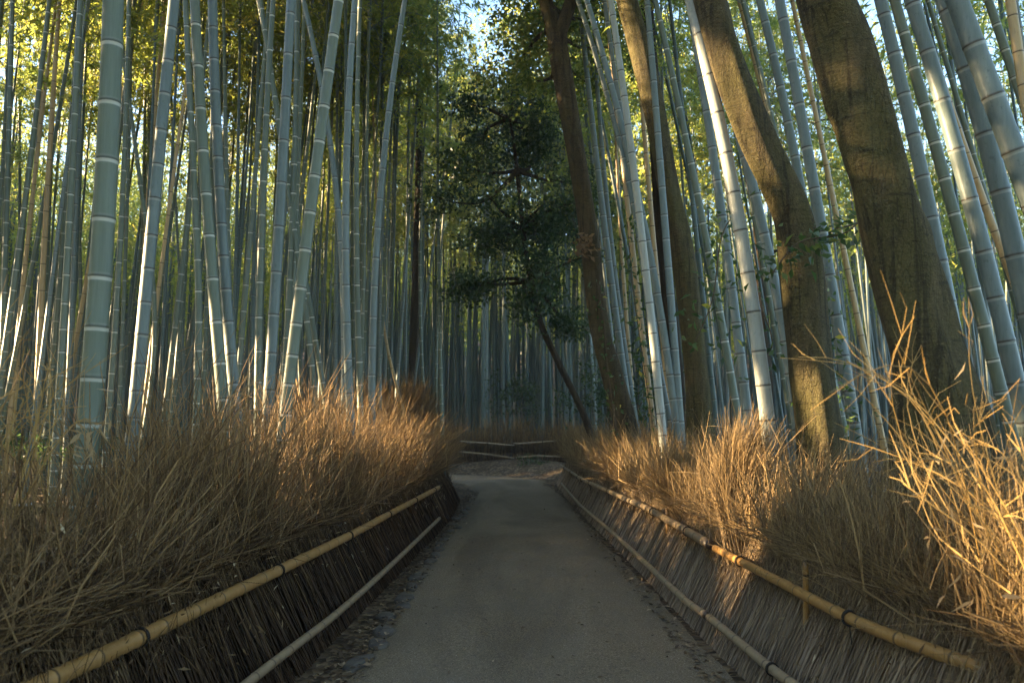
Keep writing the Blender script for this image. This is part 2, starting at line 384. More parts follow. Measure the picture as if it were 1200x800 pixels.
def bamboo(pix, wpx, D, kind, label, group=None, H=None, lean_y=0., node=None, crown=True, sides=16, detail=2, crown_z=None):
    """a culm through the given photo points at the depth its width asks for"""
    Y = D * F / wpx; g = np.random.default_rng(int(abs(pix[0][0]) * 31 + pix[-1][1] * 7 + wpx * 100))
    pts = np.array([at(x, y, Y) for x, y in pix])
    pts[:, 1] += lean_y * (pts[:, 2] - 1.6)
    if lean_y:
        pts = np.array([at(x, y, p[1]) for (x, y), p in zip(pix, pts)])
    pts = pts[np.argsort(pts[:, 2])]
    z = pts[:, 2]; deg = 2 if len(pts) > 2 else 1
    fx, fy = np.polyfit(z, pts[:, 0], deg), np.polyfit(z, pts[:, 1], 1)
    zl, zh = z[0], z[-1]; dx = np.polyder(fx)
    def X_(q):
        q = np.asarray(q, float); qc = np.clip(q, zl, zh)
        return np.polyval(fx, qc) + np.where(q < zl, (q - zl) * np.polyval(dx, zl), 0) + np.where(q > zh, (q - zh) * np.polyval(dx, zh), 0)
    zb = .2
    for _ in range(4): zb = float(gz(X_(zb), np.polyval(fy, zb)))
    zb -= .04
    base = np.array([float(X_(zb)), np.polyval(fy, zb), zb])
    slope = math.sqrt(1 + np.polyval(dx, (zl + zh) / 2) ** 2)
    H = H or 14 + g.random() * 3
    ctop = (crown_z or (6.5 + 2.5 * g.random()) )
    top = ctop if crown else H * .75
    curve = lambda s: np.stack([X_(zb + s / slope) - base[0], np.polyval(fy, zb + s / slope) - base[1], s / slope], -1)
    root = empty('bamboo', base); tag(root, label, 'bamboo', group)
    b = MB()
    V, Q, c = culm_arrays(None, D / 2, H, node or (.29 + .03 * g.normal()), lambda s: curve(np.minimum(s, H)), sides, detail, g)
    b.add(V, Q, col=c)
    b.build('culm', M[kind], root)
    if crown:
        p = curve(np.array([H * .62, H * .64])); d_ = nrm(p[1] - p[0])
        o = link('crown', CROWNS[g.integers(0, len(CROWNS))], root); o.location = p[0]; orient(o, d_)
        s_ = .85 + .35 * g.random(); o.scale = (s_, s_, s_)
    PLACED.append((base[0], base[1]))
    return root

LEFT = 'bamboo culms behind the left fence'; RIGHT = 'bamboo culms behind the right fence'
PROM = [
 # pixels top to bottom, width, real diameter, skin, label
 ([(15, 0), (6, 300), (2, 430)], 7, .095, 'green', 'thin green bamboo culm with white rings, leftmost of all the culms'),
 ([(58, 0), (21, 300), (5, 415)], 7.5, .10, 'green', 'thin white-ringed culm leaning right, second culm from the left'),
 ([(90, 0), (40, 300), (3, 490)], 6, .085, 'green', 'thin culm leaning right at the steepest slant on the far left'),
 ([(94, 0), (79, 300), (64, 542)], 8.5, .095, 'green', 'green culm rising from the sunlit clearing, left of the thickest culm'),
 ([(133, 0), (119, 300), (105, 490)], 27, .135, 'green', 'thickest green bamboo culm with bold white rings at the left fence'),
 ([(151, 0), (140, 300), (130, 450)], 7, .09, 'green', 'thin culm half hidden close behind the thickest white-ringed culm'),
 ([(204, 0), (175, 300), (157, 490)], 15.5, .115, 'grey', 'freckled grey culm with dark rings leaning right, next to the thickest culm'),
 ([(228, 0), (247, 300), (268, 540)], 14.5, .115, 'green', 'green culm leaning left with a warm lit edge beside a grey culm'),
 ([(249, 0), (262, 300), (277, 490)], 14, .115, 'grey', 'pale grey culm standing close behind the left-leaning green culm'),
 ([(262, 0), (264, 130), (268, 300)], 6, .085, 'green', 'thin dark culm showing beside the top of a pale grey culm'),
 ([(319, 0), (316, 120), (305, 250), (302, 512)], 9, .095, 'green', 'olive culm bowed to the right at its top, beside a pale grey culm'),
 ([(303, 0), (312, 60), (324, 110), (330, 160)], 7, .09, 'green', 'dark thin culm crossing behind the olive bowed culm'),
 ([(341, 0), (325, 300), (312, 510)], 13.5, .115, 'grey', 'pale grey dark-ringed culm between an olive culm and a right-leaning green culm'),
 ([(348, 5), (341, 300), (334, 430)], 8, .095, 'green', 'narrow ringed culm squeezed behind the pale grey dark-ringed culm'),
 ([(397, 0), (357, 300), (330, 520)], 15, .115, 'green', 'green white-ringed culm leaning far right over the pale grey one'),
 ([(355, 0), (377, 100), (399, 290), (404, 420)], 8.5, .10, 'grey', 'grey culm leaning left that passes behind the right-leaning green culm'),
 ([(352, 320), (360, 380), (374, 540)], 8, .095, 'green', 'short-looking culm with a sunlit left edge leaning left near the fence'),
 ([(416, 0), (405, 280), (412, 510)], 10.5, .105, 'grey', 'straight pale culm with dark rings where the left brush turns golden'),
 ([(422, 0), (418, 300), (423, 495)], 7.5, .09, 'green', 'straight dark green culm right beside the straight pale culm'),
 ([(474, 0), (462, 90), (440, 300), (436, 505)], 9.5, .105, 'grey', 'curved culm bowing right at its top above the golden brush'),
 ([(460, 90), (449, 250), (446, 490)], 4.2, .075, 'grey', 'very thin pale culm beside the curved culm over the golden brush', False),
 ([(512, 11), (494, 206), (493, 300), (497, 475)], 4.6, .10, 'green', 'thin culm with its top bowed towards the pale gap of sky', False),
 ([(513, 180), (514, 300), (518, 490)], 5.0, .091, 'green', 'thin ringed culm nearest the end of the left brush fence', False),
 ([(520, 250), (512, 400), (511, 490)], 3.8, .085, 'green', 'thin lit culm leaning right beside the dark brush mound', False),
 ([(444, 320), (451, 390), (467, 460)], 3.8, .075, 'tan', 'yellowish culm slanting left between the thin culms by the brush mound'),
 ([(231, 290), (233, 400), (228, 520)], 9, .10, 'green', 'culm with a bright lit left edge between the freckled and the left-leaning culm'),
 ([(176, 300), (181, 400), (173, 480)], 6, .08, 'green', 'thin dark culm just right of the freckled grey culm'),
 # right side
 ([(643, 52), (655, 110), (676, 250), (697, 505)], 6.2, .118, 'grey', 'pale culm showing in pieces behind the forked tree trunk'),
 ([(684, 50), (697, 170), (709, 270), (734, 456), (742, 520)], 9, .125, 'grey', 'pale culm just right of the forked trunk'),
 ([(698, 64), (707, 200), (719, 300), (746, 500)], 7, .10, 'grey', 'slim grey culm close against the pale culm by the forked trunk'),
 ([(680, 8), (700, 75), (730, 180), (753, 300), (772, 430)], 8, .10, 'grey', 'grey culm arching left at the top beside the forked trunk'),
 ([(687, 0), (719, 112), (737, 176), (760, 296), (790, 470)], 10, .11, 'grey', 'thicker grey culm with dark rings arching left right of the forked trunk'),
 ([(716, 0), (730, 109), (747, 230), (764, 380), (778, 527)], 10.5, .11, 'cream', 'sunlit cream culm with white rings between the forked and the golden trunk'),
 ([(758, 0), (769, 124), (780, 280), (794, 450), (799, 520)], 10, .11, 'grey', 'pale dark-ringed culm running down in front of the golden trunk'),
 ([(752, 120), (764, 260), (777, 400)], 7, .095, 'tan', 'brownish culm beside the golden tree trunk'),
 ([(735, 235), (749, 360), (769, 527)], 7.5, .095, 'tan', 'patchy brown culm wrapped in dark creeper'),
 ([(721, 140), (726, 250), (738, 420)], 5, .08, 'tan', 'thin brown culm behind the arching grey culms'),
 ([(760, 355), (780, 470), (794, 535)], 8, .10, 'grey', 'spotted pale culm low behind the brush between two pale culms'),
 ([(769, 10), (787, 80), (800, 139), (822, 260), (866, 495)], 10, .11, 'green', 'dark green culm leaning left over the right brush'),
 ([(809, 0), (841, 131), (871, 292), (904, 535)], 17.5, .12, 'cream', 'bright cream grey culm left of the curved mossy trunk'),
 ([(815, 45), (851, 292), (866, 400), (880, 520)], 12, .11, 'grey', 'duller grey culm just left of the bright cream culm'),
 ([(866, 0), (890, 105), (909, 165), (925, 250)], 7, .095, 'tan', 'thin brownish culm slanting behind the curved mossy trunk'),
 ([(869, 170), (897, 277), (921, 410), (940, 545)], 13, .11, 'grey', 'spotted pale culm hugging the left side of the curved mossy trunk'),
 ([(890, 0), (924, 142), (950, 292), (968, 400)], 12, .11, 'grey', 'grey culm emerging above the curved mossy trunk'),
 ([(912, 0), (939, 120), (966, 292), (983, 400), (1012, 560)], 14.5, .115, 'grey', 'pale ivy-hung culm between the two mossy trunks'),
 ([(930, 5), (950, 112), (984, 270), (1012, 400), (1030, 500)], 7.5, .095, 'tan', 'yellow sunlit culm between the two mossy trunks'),
 ([(1031, 0), (1055, 90), (1075, 180), (1100, 292), (1119, 400), (1143, 520)], 17, .115, 'grey', 'blue-grey dark-ringed culm just right of the biggest trunk'),
 ([(1048, 0), (1081, 112), (1117, 250), (1160, 407)], 15, .12, 'green', 'dark green culm behind the blue-grey culm by the biggest trunk'),
 ([(1068, 0), (1100, 105), (1145, 260), (1180, 411), (1204, 500)], 20, .125, 'grey', 'thick blue-grey culm, middle of the thick leaning culms by the biggest trunk'),
 ([(1107, 0), (1145, 124), (1190, 296), (1212, 400)], 24, .13, 'grey', 'thick pale culm near the right edge, crossing before the thickest one'),
 ([(1122, 0), (1160, 108), (1205, 220), (1260, 370)], 28, .14, 'grey', 'thickest blue-grey culm leaning out at the right edge'),
 ([(1158, 0), (1200, 124), (1240, 240)], 12, .11, 'green', 'greenish culm high up by the right edge'),
 ([(1184, 0), (1198, 94), (1225, 250)], 14, .115, 'tan', 'warm lit culm in the top right corner'),
 ([(1080, 20), (1126, 161), (1175, 296)], 10, .11, 'tan', 'brownish culm behind the thick leaning blue-grey culms'),
 ([(1075, 110), (1089, 165), (1126, 296), (1150, 390)], 6.5, .09, 'grey', 'thin sunlit strip of a culm behind the thick leaning culms'),
]
for row in PROM:
    pix, w, D, kind, lab = row[:5]
    bamboo(pix, w, D, kind, lab, LEFT if pix[0][0] < 560 else RIGHT, sides=18 if w > 12 else 12, detail=2 if w > 6 else 1, crown=len(row) < 6, H=None if len(row) < 6 else 13.5)

# culms further back: a few culm meshes, copied
def std_culm(seed, kind):
    g = np.random.default_rng(seed); b = MB(); H = 13.0; bx, by = g.normal() * .35, g.normal() * .2
    cv = lambda s: np.stack([bx * (s / H) ** 2 * 1.0, by * (s / H) ** 2, s], -1)
    V, Q, c = culm_arrays(None, .055, H, .30, cv, 8, 1, g); b.add(V, Q, col=c)
    return b.mesh('bamboo_culm', M[kind]), cv
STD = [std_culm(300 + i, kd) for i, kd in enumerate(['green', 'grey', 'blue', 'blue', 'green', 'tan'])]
def free(x, y, gap):
    return all((x - a) ** 2 + (y - c) ** 2 > gap * gap for a, c in PLACED)
def std_bamboo(x, y, lx, ly, sc_, wide, label, group, vi=None, full=1.):
    me, cv = STD[vi if vi is not None else min(rng.integers(0, 16) // 3, 5)]
    root = empty('bamboo', (x, y, float(gz(x, y)) - .05)); tag(root, label, 'bamboo', group)
    dirv = np.array([lx, ly, 1.0]); root.rotation_mode = 'QUATERNION'
    root.rotation_quaternion = Vector((0, 0, 1)).rotation_difference(Vector(dirv))
    root.scale = (wide, wide, sc_)
    o = link('culm', me, root)
    zc = 7.2 + 1.2 * rng.random(); p = cv(np.array([zc]))[0]
    q, ci, az, keep = .9 + .3 * rng.random(), rng.integers(0, len(CROWNS)), rng.random() * 6.28, rng.random()
    if keep < full:
        o2 = link('crown', CROWNS[ci], root); o2.location = p; o2.scale = (q / wide, q / wide, q); o2.rotation_euler = (0, 0, az)
    PLACED.append((x, y)); return root
def zone(n, yr, xf, lean, label, group, gap=.32, wide=(.85, 1.25), vis=None, full=1.):
    k = tries = 0
    while k < n and tries < n * 60:
        tries += 1
        y = yr[0] + (yr[1] - yr[0]) * rng.random(); lo, hi = xf(y)
        x = lo + (hi - lo) * rng.random()
        if path_dist(x, y) < 2.1 or not free(x, y, gap): continue
        w = wide[0] + (wide[1] - wide[0]) * rng.random()
        std_bamboo(x, y, lean[0] + rng.normal() * lean[1], rng.normal() * .02, .9 + .25 * rng.random(), w, label, group,
                   None if vis is None else vis[rng.integers(0, len(vis))], full)
        k += 1
    return k
n1 = zone(120, (12.5, 22.5), lambda y: (-.66 * y - 1, -2.6), (.03, .045), 'slender background culm crowding the grove behind the left brush fence', 'slender culms deep in the left grove', .30, (.65, 1.0), None, .7)
n2 = zone(42, (10, 34), lambda y: (2.6, .66 * y + 1), (-.10, .05), 'slender background culm in the grove behind the right brush fence', 'slender culms deep in the right grove', .35, (.75, 1.1))
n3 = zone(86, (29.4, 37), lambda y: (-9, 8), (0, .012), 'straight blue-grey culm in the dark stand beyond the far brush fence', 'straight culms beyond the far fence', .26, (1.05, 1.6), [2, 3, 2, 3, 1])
print('zones', n1, n2, n3, len(PROM))

# the rest of the grove nobody could count, plus the added sun-blocking belt
ELEV = R(14); SUN2 = np.array([-.995, .05]); SUN2 = SUN2 / np.linalg.norm(SUN2)
TO_SUN = np.array([SUN2[0] * math.cos(ELEV), SUN2[1] * math.cos(ELEV), math.sin(ELEV)])
# sun lanes cut on purpose through the grove's leaves: (photo point, depth, radius) of the spots the low sun reaches
SUN_LANES = [((858, 120), 6.3, .65), ((880, 190), 6.3, .35), ((752, 50), 11.2, .8), ((765, 110), 11.2, .4), ((450, 515), 11.6, 1.0), ((485, 468), 18.4, .7), ((505, 525), 12.8, .7), ((420, 520), 10, .7), ((760, 535), 9.6, .5), ((690, 532), 14.5, .6), ((820, 560), 7.6, .45), ((400, 540), 8.6, .7), ((300, 560), 6.3, .5), ((872, 560), 6.4, .9), ((720, 545), 12, .5),
        ((1120, 520), 3.0, .7), ((1160, 600), 2.9, .6), ((945, 470), 6.2, .45), ((765, 400), 9.7, .3), ((252, 390), 7.4, .35), ((70, 470), 10.4, .6), ((335, 470), 7.0, .4), ((868, 300), 6.4, .28), ((975, 240), 11.5, .25), ((30, 560), 13, .9)]
SUN_LANES = [(at(p[0], p[1], Y_), r_) for p, Y_, r_ in SUN_LANES]
def shaded(P):
    keep = np.ones(len(P), bool)
    for c_, r_ in SUN_LANES:
        d_ = P - c_; t_ = d_ @ TO_SUN; keep &= ~((t_ > 2) & (np.linalg.norm(d_ - t_[:, None] * TO_SUN, axis=1) < r_))
    return keep
def grove():
    g = np.random.default_rng(55); b = MB(); spots = []
    def put(n, xr, yr, lean, crown_n, leaf, h=(11, 15), c0=.5, spread=1.5, jit=0.):
        for _ in range(n):
            for _t in range(30):
                x = xr[0] + (xr[1] - xr[0]) * g.random(); y = yr[0] + (yr[1] - yr[0]) * g.random()
                if path_dist(x, y) > 2.2: break
            cc = c0 + g.normal() * jit
            H = h[0] + (h[1] - h[0]) * g.random(); z0 = float(gz(x, y)); l = np.array([lean + g.normal() * .03, g.normal() * .025])
            s = np.linspace(0, H, 22); P = np.stack([x + l[0] * s + .3 * (s / H) ** 3, y + l[1] * s, z0 + s], -1)
            V, Q, _ = tubes(P[None], ((.05 + .025 * g.random()) * (1 - .8 * (s / H) ** 1.3))[None], 5)
            c = np.zeros((22, 3)); c[::2, 0] = .8
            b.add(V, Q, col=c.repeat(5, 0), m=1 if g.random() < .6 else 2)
            if crown_n:
                n_ = crown_n; t = g.random(n_) ** .8; zz = H * (cc + (1.02 - cc) * t); a = g.random(n_) * 6.28
                rr = (.25 + spread * g.random(n_) ** .7) * (1.15 - .75 * t)
                A = np.stack([x + l[0] * zz + np.cos(a) * rr, y + l[1] * zz + np.sin(a) * rr, z0 + zz - .25 * rr ** 2], -1)
                ok = shaded(A); A, a = A[ok], a[ok]; n_ = len(A)
                D = nrm(np.stack([np.cos(a), np.sin(a), -.6 + 0 * a], -1) * .5 + g.normal(size=(n_, 3)) * .6)
                V, Q = leaves(A, D, leaf * (.7 + .6 * g.random(n_)), leaf * .2 * (.8 + .5 * g.random(n_)), g)
                c = np.clip(g.random() * .4 + g.random(n_) * .6, 0, 1); b.add(V, Q, col=np.stack([c] * 3, 1).repeat(4, 0))
    put(520, (-40, 36), (37.5, 56), 0, 520, .28)
    put(700, (-75, 60), (56, 88), 0, 380, .5)
    put(130, (-30, -9), (23, 40), .02, 420, .26)
    put(330, (-36, -6.5), (24, 52), .01, 110, .26)
    put(170, (5, 34), (24, 52), -.04, 0, .26)
    put(160, (-9, 9), (37, 52), 0, 0, .26)
    put(80, (9, 32), (26, 40), -.06, 420, .26)
    for y0, y1, c0 in ((-12, -3, .40), (-3, 1, .48), (1, 4, .50), (4, 11, .36), (11, 15, .30), (15, 20, .17), (20, 27, .14), (27, 36, .1), (36, 46, .1), (46, 58, .1)):  # unseen belt at the left, added to block and shape the low sun
        ym = (y0 + y1) / 2; xb = -11.5 if ym < 9 else -.7 * ym - 5.2
        put(int((y1 - y0) * (3.3 if ym < 9 else 3.4)), (xb - 5, xb), (y0, y1), .0, 1300, .42, (11, 13) if ym < 9 else (10.0, 11.2), c0, 1.2, .05)
    put(24, (-16, -12.5), (-3, 7.6), .0, 1200, .42, (4.1, 4.9), .04, 1.2)  # unseen low clumps, added to keep low sun off the near left fence
    put(14, (-16, -12.5), (3.4, 5.8), .0, 1200, .42, (5.2, 5.7), .5, 1.2)  # unseen taller clumps, added to shade a stretch of the right fence
    put(26, (-14, -3.2), (-14, -1.5), .03, 700, .3, (13, 16), .45)
    put(44, (2.6, 16), (-14, 1.0), -.06, 700, .3, (13, 16), .45)
    put(30, (7, 18), (1, 14), -.06, 600, .3, (13, 16), .5)
    put(24, (-6, 6), (-24, -14), 0, 700, .3, (13, 16), .3)
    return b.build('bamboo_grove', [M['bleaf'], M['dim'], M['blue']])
tag(grove(), 'dense mass of distant background bamboo, plus an unseen belt added to block the sun', 'bamboo grove', kind='stuff')

def hill_wood():
    g = np.random.default_rng(77); b = MB(); n = 26000
    x = (g.random(n) * 2 - 1) * 130; y = 86 + 75 * g.random(n); z = gz(x, y) + (2 + 7 * g.random(n)) * (.7 + .3 * np.sin(x * .35 + y * .2))
    P = np.stack([x, y, z], -1); D = nrm(g.normal(size=(n, 3)) + np.array([0, -.2, -.3]))
    V, Q = leaves(P, D, 1.5 * (.6 + .8 * g.random(n)), .8 * (.6 + .8 * g.random(n)), g); c = g.random(n) * .7
    b.add(V, Q, col=np.stack([c] * 3, 1).repeat(4, 0)); return b.build('hillside_wood', M['dleaf'])
tag(hill_wood(), 'dark leafy wood on the rising ground far behind the bamboo', 'woods', kind='stuff')

# ------------------------------------------------------------------ trees
def trunk_arrays(pts, rad, n=60, sides=22, seed=0, lump=.10):
    P = catmull(pts, n); r = catmull(np.stack([rad, rad, rad], 1), n)[:, 0]
    V, Q, _ = tubes(P[None], r[None], sides)
    V = V.reshape(n, sides, 3); c = P[:, None]; th = np.arange(sides) / sides * 2 * math.pi; s = np.linspace(0, 1, n)
    k = 1 + lump * (np.sin(3 * th[None] + 9 * s[:, None] + seed) * .5 + np.sin(5 * th[None] - 14 * s[:, None] + seed * 2) * .35 + np.sin(2 * th[None] + 23 * s[:, None]) * .4)
    gg = np.random.default_rng(seed + 50)
    for _ in range(16 if sides > 20 else 4):
        a0, s0, am = gg.random() * 6.28, gg.random(), (.05 + .09 * gg.random()) * (1 if gg.random() < .7 else -.8); da = (th[None] - a0 + math.pi) % (2 * math.pi) - math.pi
        k = k + am * np.exp(-(da / .38) ** 2 - ((s[:, None] - s0) / .022) ** 2)
    fl = np.exp(-s * 14)[:, None]; k = k + fl * (.2 + .15 * np.sin(5 * th[None] + seed))
    return (c + (V - c) * k[..., None]).reshape(-1, 3), Q
def limb(b, a, c, r0, r1, g, m=0, sag=.1, n=10, sides=7):
    a, c = np.array(a, float), np.array(c, float); u = np.linspace(0, 1, n)[:, None]
    L = np.linalg.norm(c - a); P = a + (c - a) * u + np.sin(u * math.pi) * g.normal(size=3) * L * sag
    P += np.stack([vnoise(u[:, 0] * 5, g.integers(99)), vnoise(u[:, 0] * 5, g.integers(99)), 0 * u[:, 0]], 1) * L * .03 * np.sin(u * math.pi)
    V, Q, _ = tubes(P[None], np.linspace(r0, r1, n)[None], sides); b.add(V, Q, m=m); return P
def leaf_clump(b, cen, rad, n, L, W, g, tone=0., m=0, droop=-.25):
    """a loose clump: leaves on short twigs, dense towards its shell, ragged outline"""
    cen = np.array(cen, float); rad = np.array(rad, float)
    nt_ = max(6, n // 9); d = nrm(g.normal(size=(nt_, 3))); tw = cen + g.normal(size=(nt_, 3)) * rad * .62
    i = g.integers(0, nt_, n); A = tw[i] + g.normal(size=(n, 3)) * L * .9
    D = nrm(d[i] * .5 + g.normal(size=(n, 3)) * .7 + np.array([0, 0, droop]))
    V, Q = leaves(A, D, L * (.7 + .6 * g.random(n)), W * (.7 + .6 * g.random(n)), g, .15)
    c = np.clip(tone + g.random(n) * .6 + g.random(nt_)[i] * .35, 0, 1)
    b.add(V, Q, col=np.stack([c] * 3, 1).repeat(4, 0), m=m)
def tree(label, trunk_pix, Y, widths, bark, clumps, leafm, seed, cat='tree', leaf=(.1, .045), n_leaf=700, forks=(), extra_top=None, lean_y=0, tone=0., name='tree'):
    g = np.random.default_rng(seed)
    pts = np.array([at(x, y, Y) for x, y in trunk_pix]); pts[:, 1] += lean_y * (pts[:, 2] - 1.6)
    rad = np.array(widths) / F * Y / 2
    d = nrm(pts[0] - pts[1]); zb = float(gz(pts[0][0], pts[0][1]))
    if pts[0][2] > zb:
        k = (pts[0][2] - zb) / max(.2, -d[2]); pts = np.vstack([pts[0] + d * k * np.array([.6, .6, 1]) - np.array([0, 0, .05]), pts]); rad = np.concatenate([[rad[0] * 1.12], rad])
    if extra_top is not None:
        pts = np.vstack([pts, extra_top]); rad = np.concatenate([rad, np.linspace(rad[-1] * .85, rad[-1] * .4, len(extra_top))])
    base = pts[0].copy(); root = empty(name, base); tag(root, label, cat)
    b = MB(); V, Q = trunk_arrays(pts - base, rad, 110, 32, seed); b.add(V, Q)
    b.build('trunk', bark, root)
    for fp, fr in forks:
        b = MB(); V, Q = trunk_arrays(np.array(fp) - base, np.array(fr), 26, 12, seed + 3, .05); b.add(V, Q); b.build('limb', bark, root)
    if clumps:
        b = MB(); top = pts[-1] - base
        for c in clumps:
            cen, r = np.array(c[0], float) - base, c[1]
            j = np.argmin(np.linalg.norm(pts[len(pts) // 2:] - base - cen, axis=1)) + len(pts) // 2
            limb(b, (pts - base)[j], cen, .05, .012, g, m=1)
            leaf_clump(b, cen, r, int(n_leaf * (c[2] if len(c) > 2 else 1)), leaf[0], leaf[1], g, tone)
        b.build('crown', [leafm, bark], root)
    PLACED.append((base[0], base[1])); return root
def A(px, py, Y): return tuple(at(px, py, Y))

Y1 = 12.2
tree('forked brown tree trunk bending left over the path, leafy at its top', [(737, 522), (716, 435), (702, 380), (690, 270), (679, 200), (657, 75)], Y1, [28, 25, 23, 22, 22, 24], M['barkbrown'],
     [(A(680, -70, Y1), (.8, .9, .5)), (A(632, 15, Y1 + 1), (.6, .8, .5)), (A(600, 85, Y1 + 1.6), (.4, .6, .35), .5), (A(630, 95, Y1 + 1), (.55, .7, .4), .7), (A(700, 15, Y1 + .6), (.7, .8, .5)), (A(640, 30, Y1 + .8), (.7, .8, .5)),
      (A(720, -90, Y1), (1.2, 1, .7)), (A(690, 100, Y1 + 1.5), (.5, .6, .4), .6), (A(725, 55, Y1 + 2), (.5, .6, .4), .6)], M['yleaf'], 11, leaf=(.10, .05), n_leaf=900,
     forks=[([A(653, 62, Y1), A(658, 34, Y1 - .05), A(669, 2, Y1 - .1), A(684, -40, Y1 - .15), A(705, -130, Y1 - .2)], [.13, .11, .105, .09, .05])],
     extra_top=[A(648, 30, Y1), A(638, 0, Y1), A(626, -50, Y1), A(604, -160, Y1)])
Y2 = 16.5; g0 = np.random.default_rng(4)
tree('slanting dark evergreen tree with a broad black-green crown over the path bend', [(688, 496), (655, 425), (634, 380), (622, 330), (613, 270), (606, 200), (598, 140)], Y2, [8, 7.5, 7, 6, 5.5, 4.5, 3.5], M['barkdark'],
     [(A(px + g0.normal() * 14, py + g0.normal() * 14, Y2 + g0.normal() * .5), (r * (.7 + .5 * g0.random()), r, r * .62), .35 + .9 * g0.random()) for px, py, r in [(px_, py_, r_) for px_, py_, r_ in
      [(560, 125, .5), (600, 110, .55), (545, 175, .55), (590, 165, .7), (640, 160, .55), (535, 230, .5), (575, 225, .7), (625, 225, .7), (668, 215, .5), (690, 250, .4), (550, 285, .5), (595, 275, .65), (640, 280, .65), (685, 300, .4),
       (560, 345, .45), (610, 335, .6), (655, 335, .5), (590, 372, .5), (640, 368, .5), (675, 362, .4), (545, 340, .4), (615, 150, .5), (655, 255, .5), (620, 190, .5), (560, 190, .5), (605, 230, .5)]]],
     M['dleaf'], 12, leaf=(.12, .05), n_leaf=720)
Y3 = 11.2
tree('golden lit tree trunk rising behind the pale culms, right of the forked trunk', [(821, 505), (815, 420), (800, 295), (784, 225), (766, 130), (750, 60), (735, 0)], Y3, [30, 27, 27, 26, 26, 26, 26], M['bark'],
     [(A(700, -120, Y3), (1.1, 1.1, .7)), (A(780, -140, Y3 + .5), (1.1, 1.1, .7))], M['yleaf'], 13, extra_top=[A(715, -90, Y3), A(700, -170, Y3)], leaf=(.1, .05))
Y4 = 6.3
tree('curved mossy tree trunk, second thickest, standing in the right brush fence', [(968, 575), (957, 480), (945, 380), (938, 310), (925, 245), (888, 165), (858, 90), (832, 0)], Y4, [54, 51, 49, 49, 45, 42, 40, 38], M['bark'],
     [(A(800, -260, Y4 + 1), (1.3, 1.2, .7)), (A(700, -330, Y4 + 1), (1.3, 1.2, .7))], M['yleaf'], 14, extra_top=[A(812, -90, Y4), A(790, -220, Y4)], leaf=(.1, .05))
Y5 = 4.9
tree('biggest straight mossy tree trunk leaning left in front of the right culms', [(1108, 520), (1090, 430), (1070, 360), (1045, 270), (1015, 150), (988, 60), (968, 0)], Y5, [104, 86, 78, 71, 69, 68, 68], M['bark'],
     [(A(900, -420, Y5 + 1.5), (1.3, 1.3, .7)), (A(1050, -380, Y5 + 1.5), (1.3, 1.3, .7))], M['yleaf'], 15, extra_top=[A(940, -120, Y5), A(915, -300, Y5)], leaf=(.1, .05))
tree('dark dead straight trunk among the thin culms beyond the golden brush', [(483, 470), (486, 380), (489, 290), (491, 200)], 22, [11, 11, 10, 9], M['barkdark'], [], None, 16, extra_top=[A(492, 100, 22), A(493, 20, 22)])
tree('dark straight trunk behind the golden trunk and its pale culm', [(790, 420), (778, 300), (768, 150), (757, 0)], 13.5, [17, 17, 16, 16], M['barkdark'], [], None, 17, extra_top=[A(752, -80, 13.5)])
# bright broadleaf crowns closing the corridor behind the evergreen
tree('yellow-green leafy tree glowing behind the evergreen at the end of the path', [(718, 500), (702, 350), (655, 220), (620, 130)], 30.5, [9, 8, 6, 4], M['barkdark'],
     [(A(px, py, 30.5 + dy), (r, r, r * .7)) for px, py, dy, r in [(535, 130, 0, 1.3), (575, 105, .5, 1.3), (620, 75, 0, 1.5), (655, 110, .5, 1.4), (600, 150, 1, 1.4), (545, 170, 0, 1.2), (680, 60, .5, 1.5), (640, 20, 0, 1.4), (515, 190, 0, 1.0), (600, 40, 0, 1.2), (690, 150, .5, 1.3), (650, 190, 1, 1.4)]],
     M['yleaf'], 18, leaf=(.2, .1), n_leaf=800, tone=.15)
tree('broad leafy tree filling the gaps behind the right culms', [(900, 480), (890, 300), (880, 120)], 24, [14, 12, 8], M['barkdark'],
     [(A(px, py, 24 + dy), (r, r, r * .75)) for px, py, dy, r in [(700, 60, 0, 1.3), (740, 100, 1, 1.2), (790, 60, 0, 1.4), (850, 90, 1, 1.3), (900, 50, 0, 1.4), (960, 100, 1, 1.3), (1010, 60, 0, 1.3), (1060, 110, 0, 1.3), (1110, 60, 0, 1.4), (1165, 110, 0, 1.4), (830, 190, 0, 1.2), (900, 190, 1, 1.0), (990, 200, 0, 1.1), (1080, 220, 1, 1.2), (1150, 200, 0, 1.2), (760, 190, 1, 1.0)]],
     M['yleaf'], 19, leaf=(.17, .08), n_leaf=620, tone=.05)

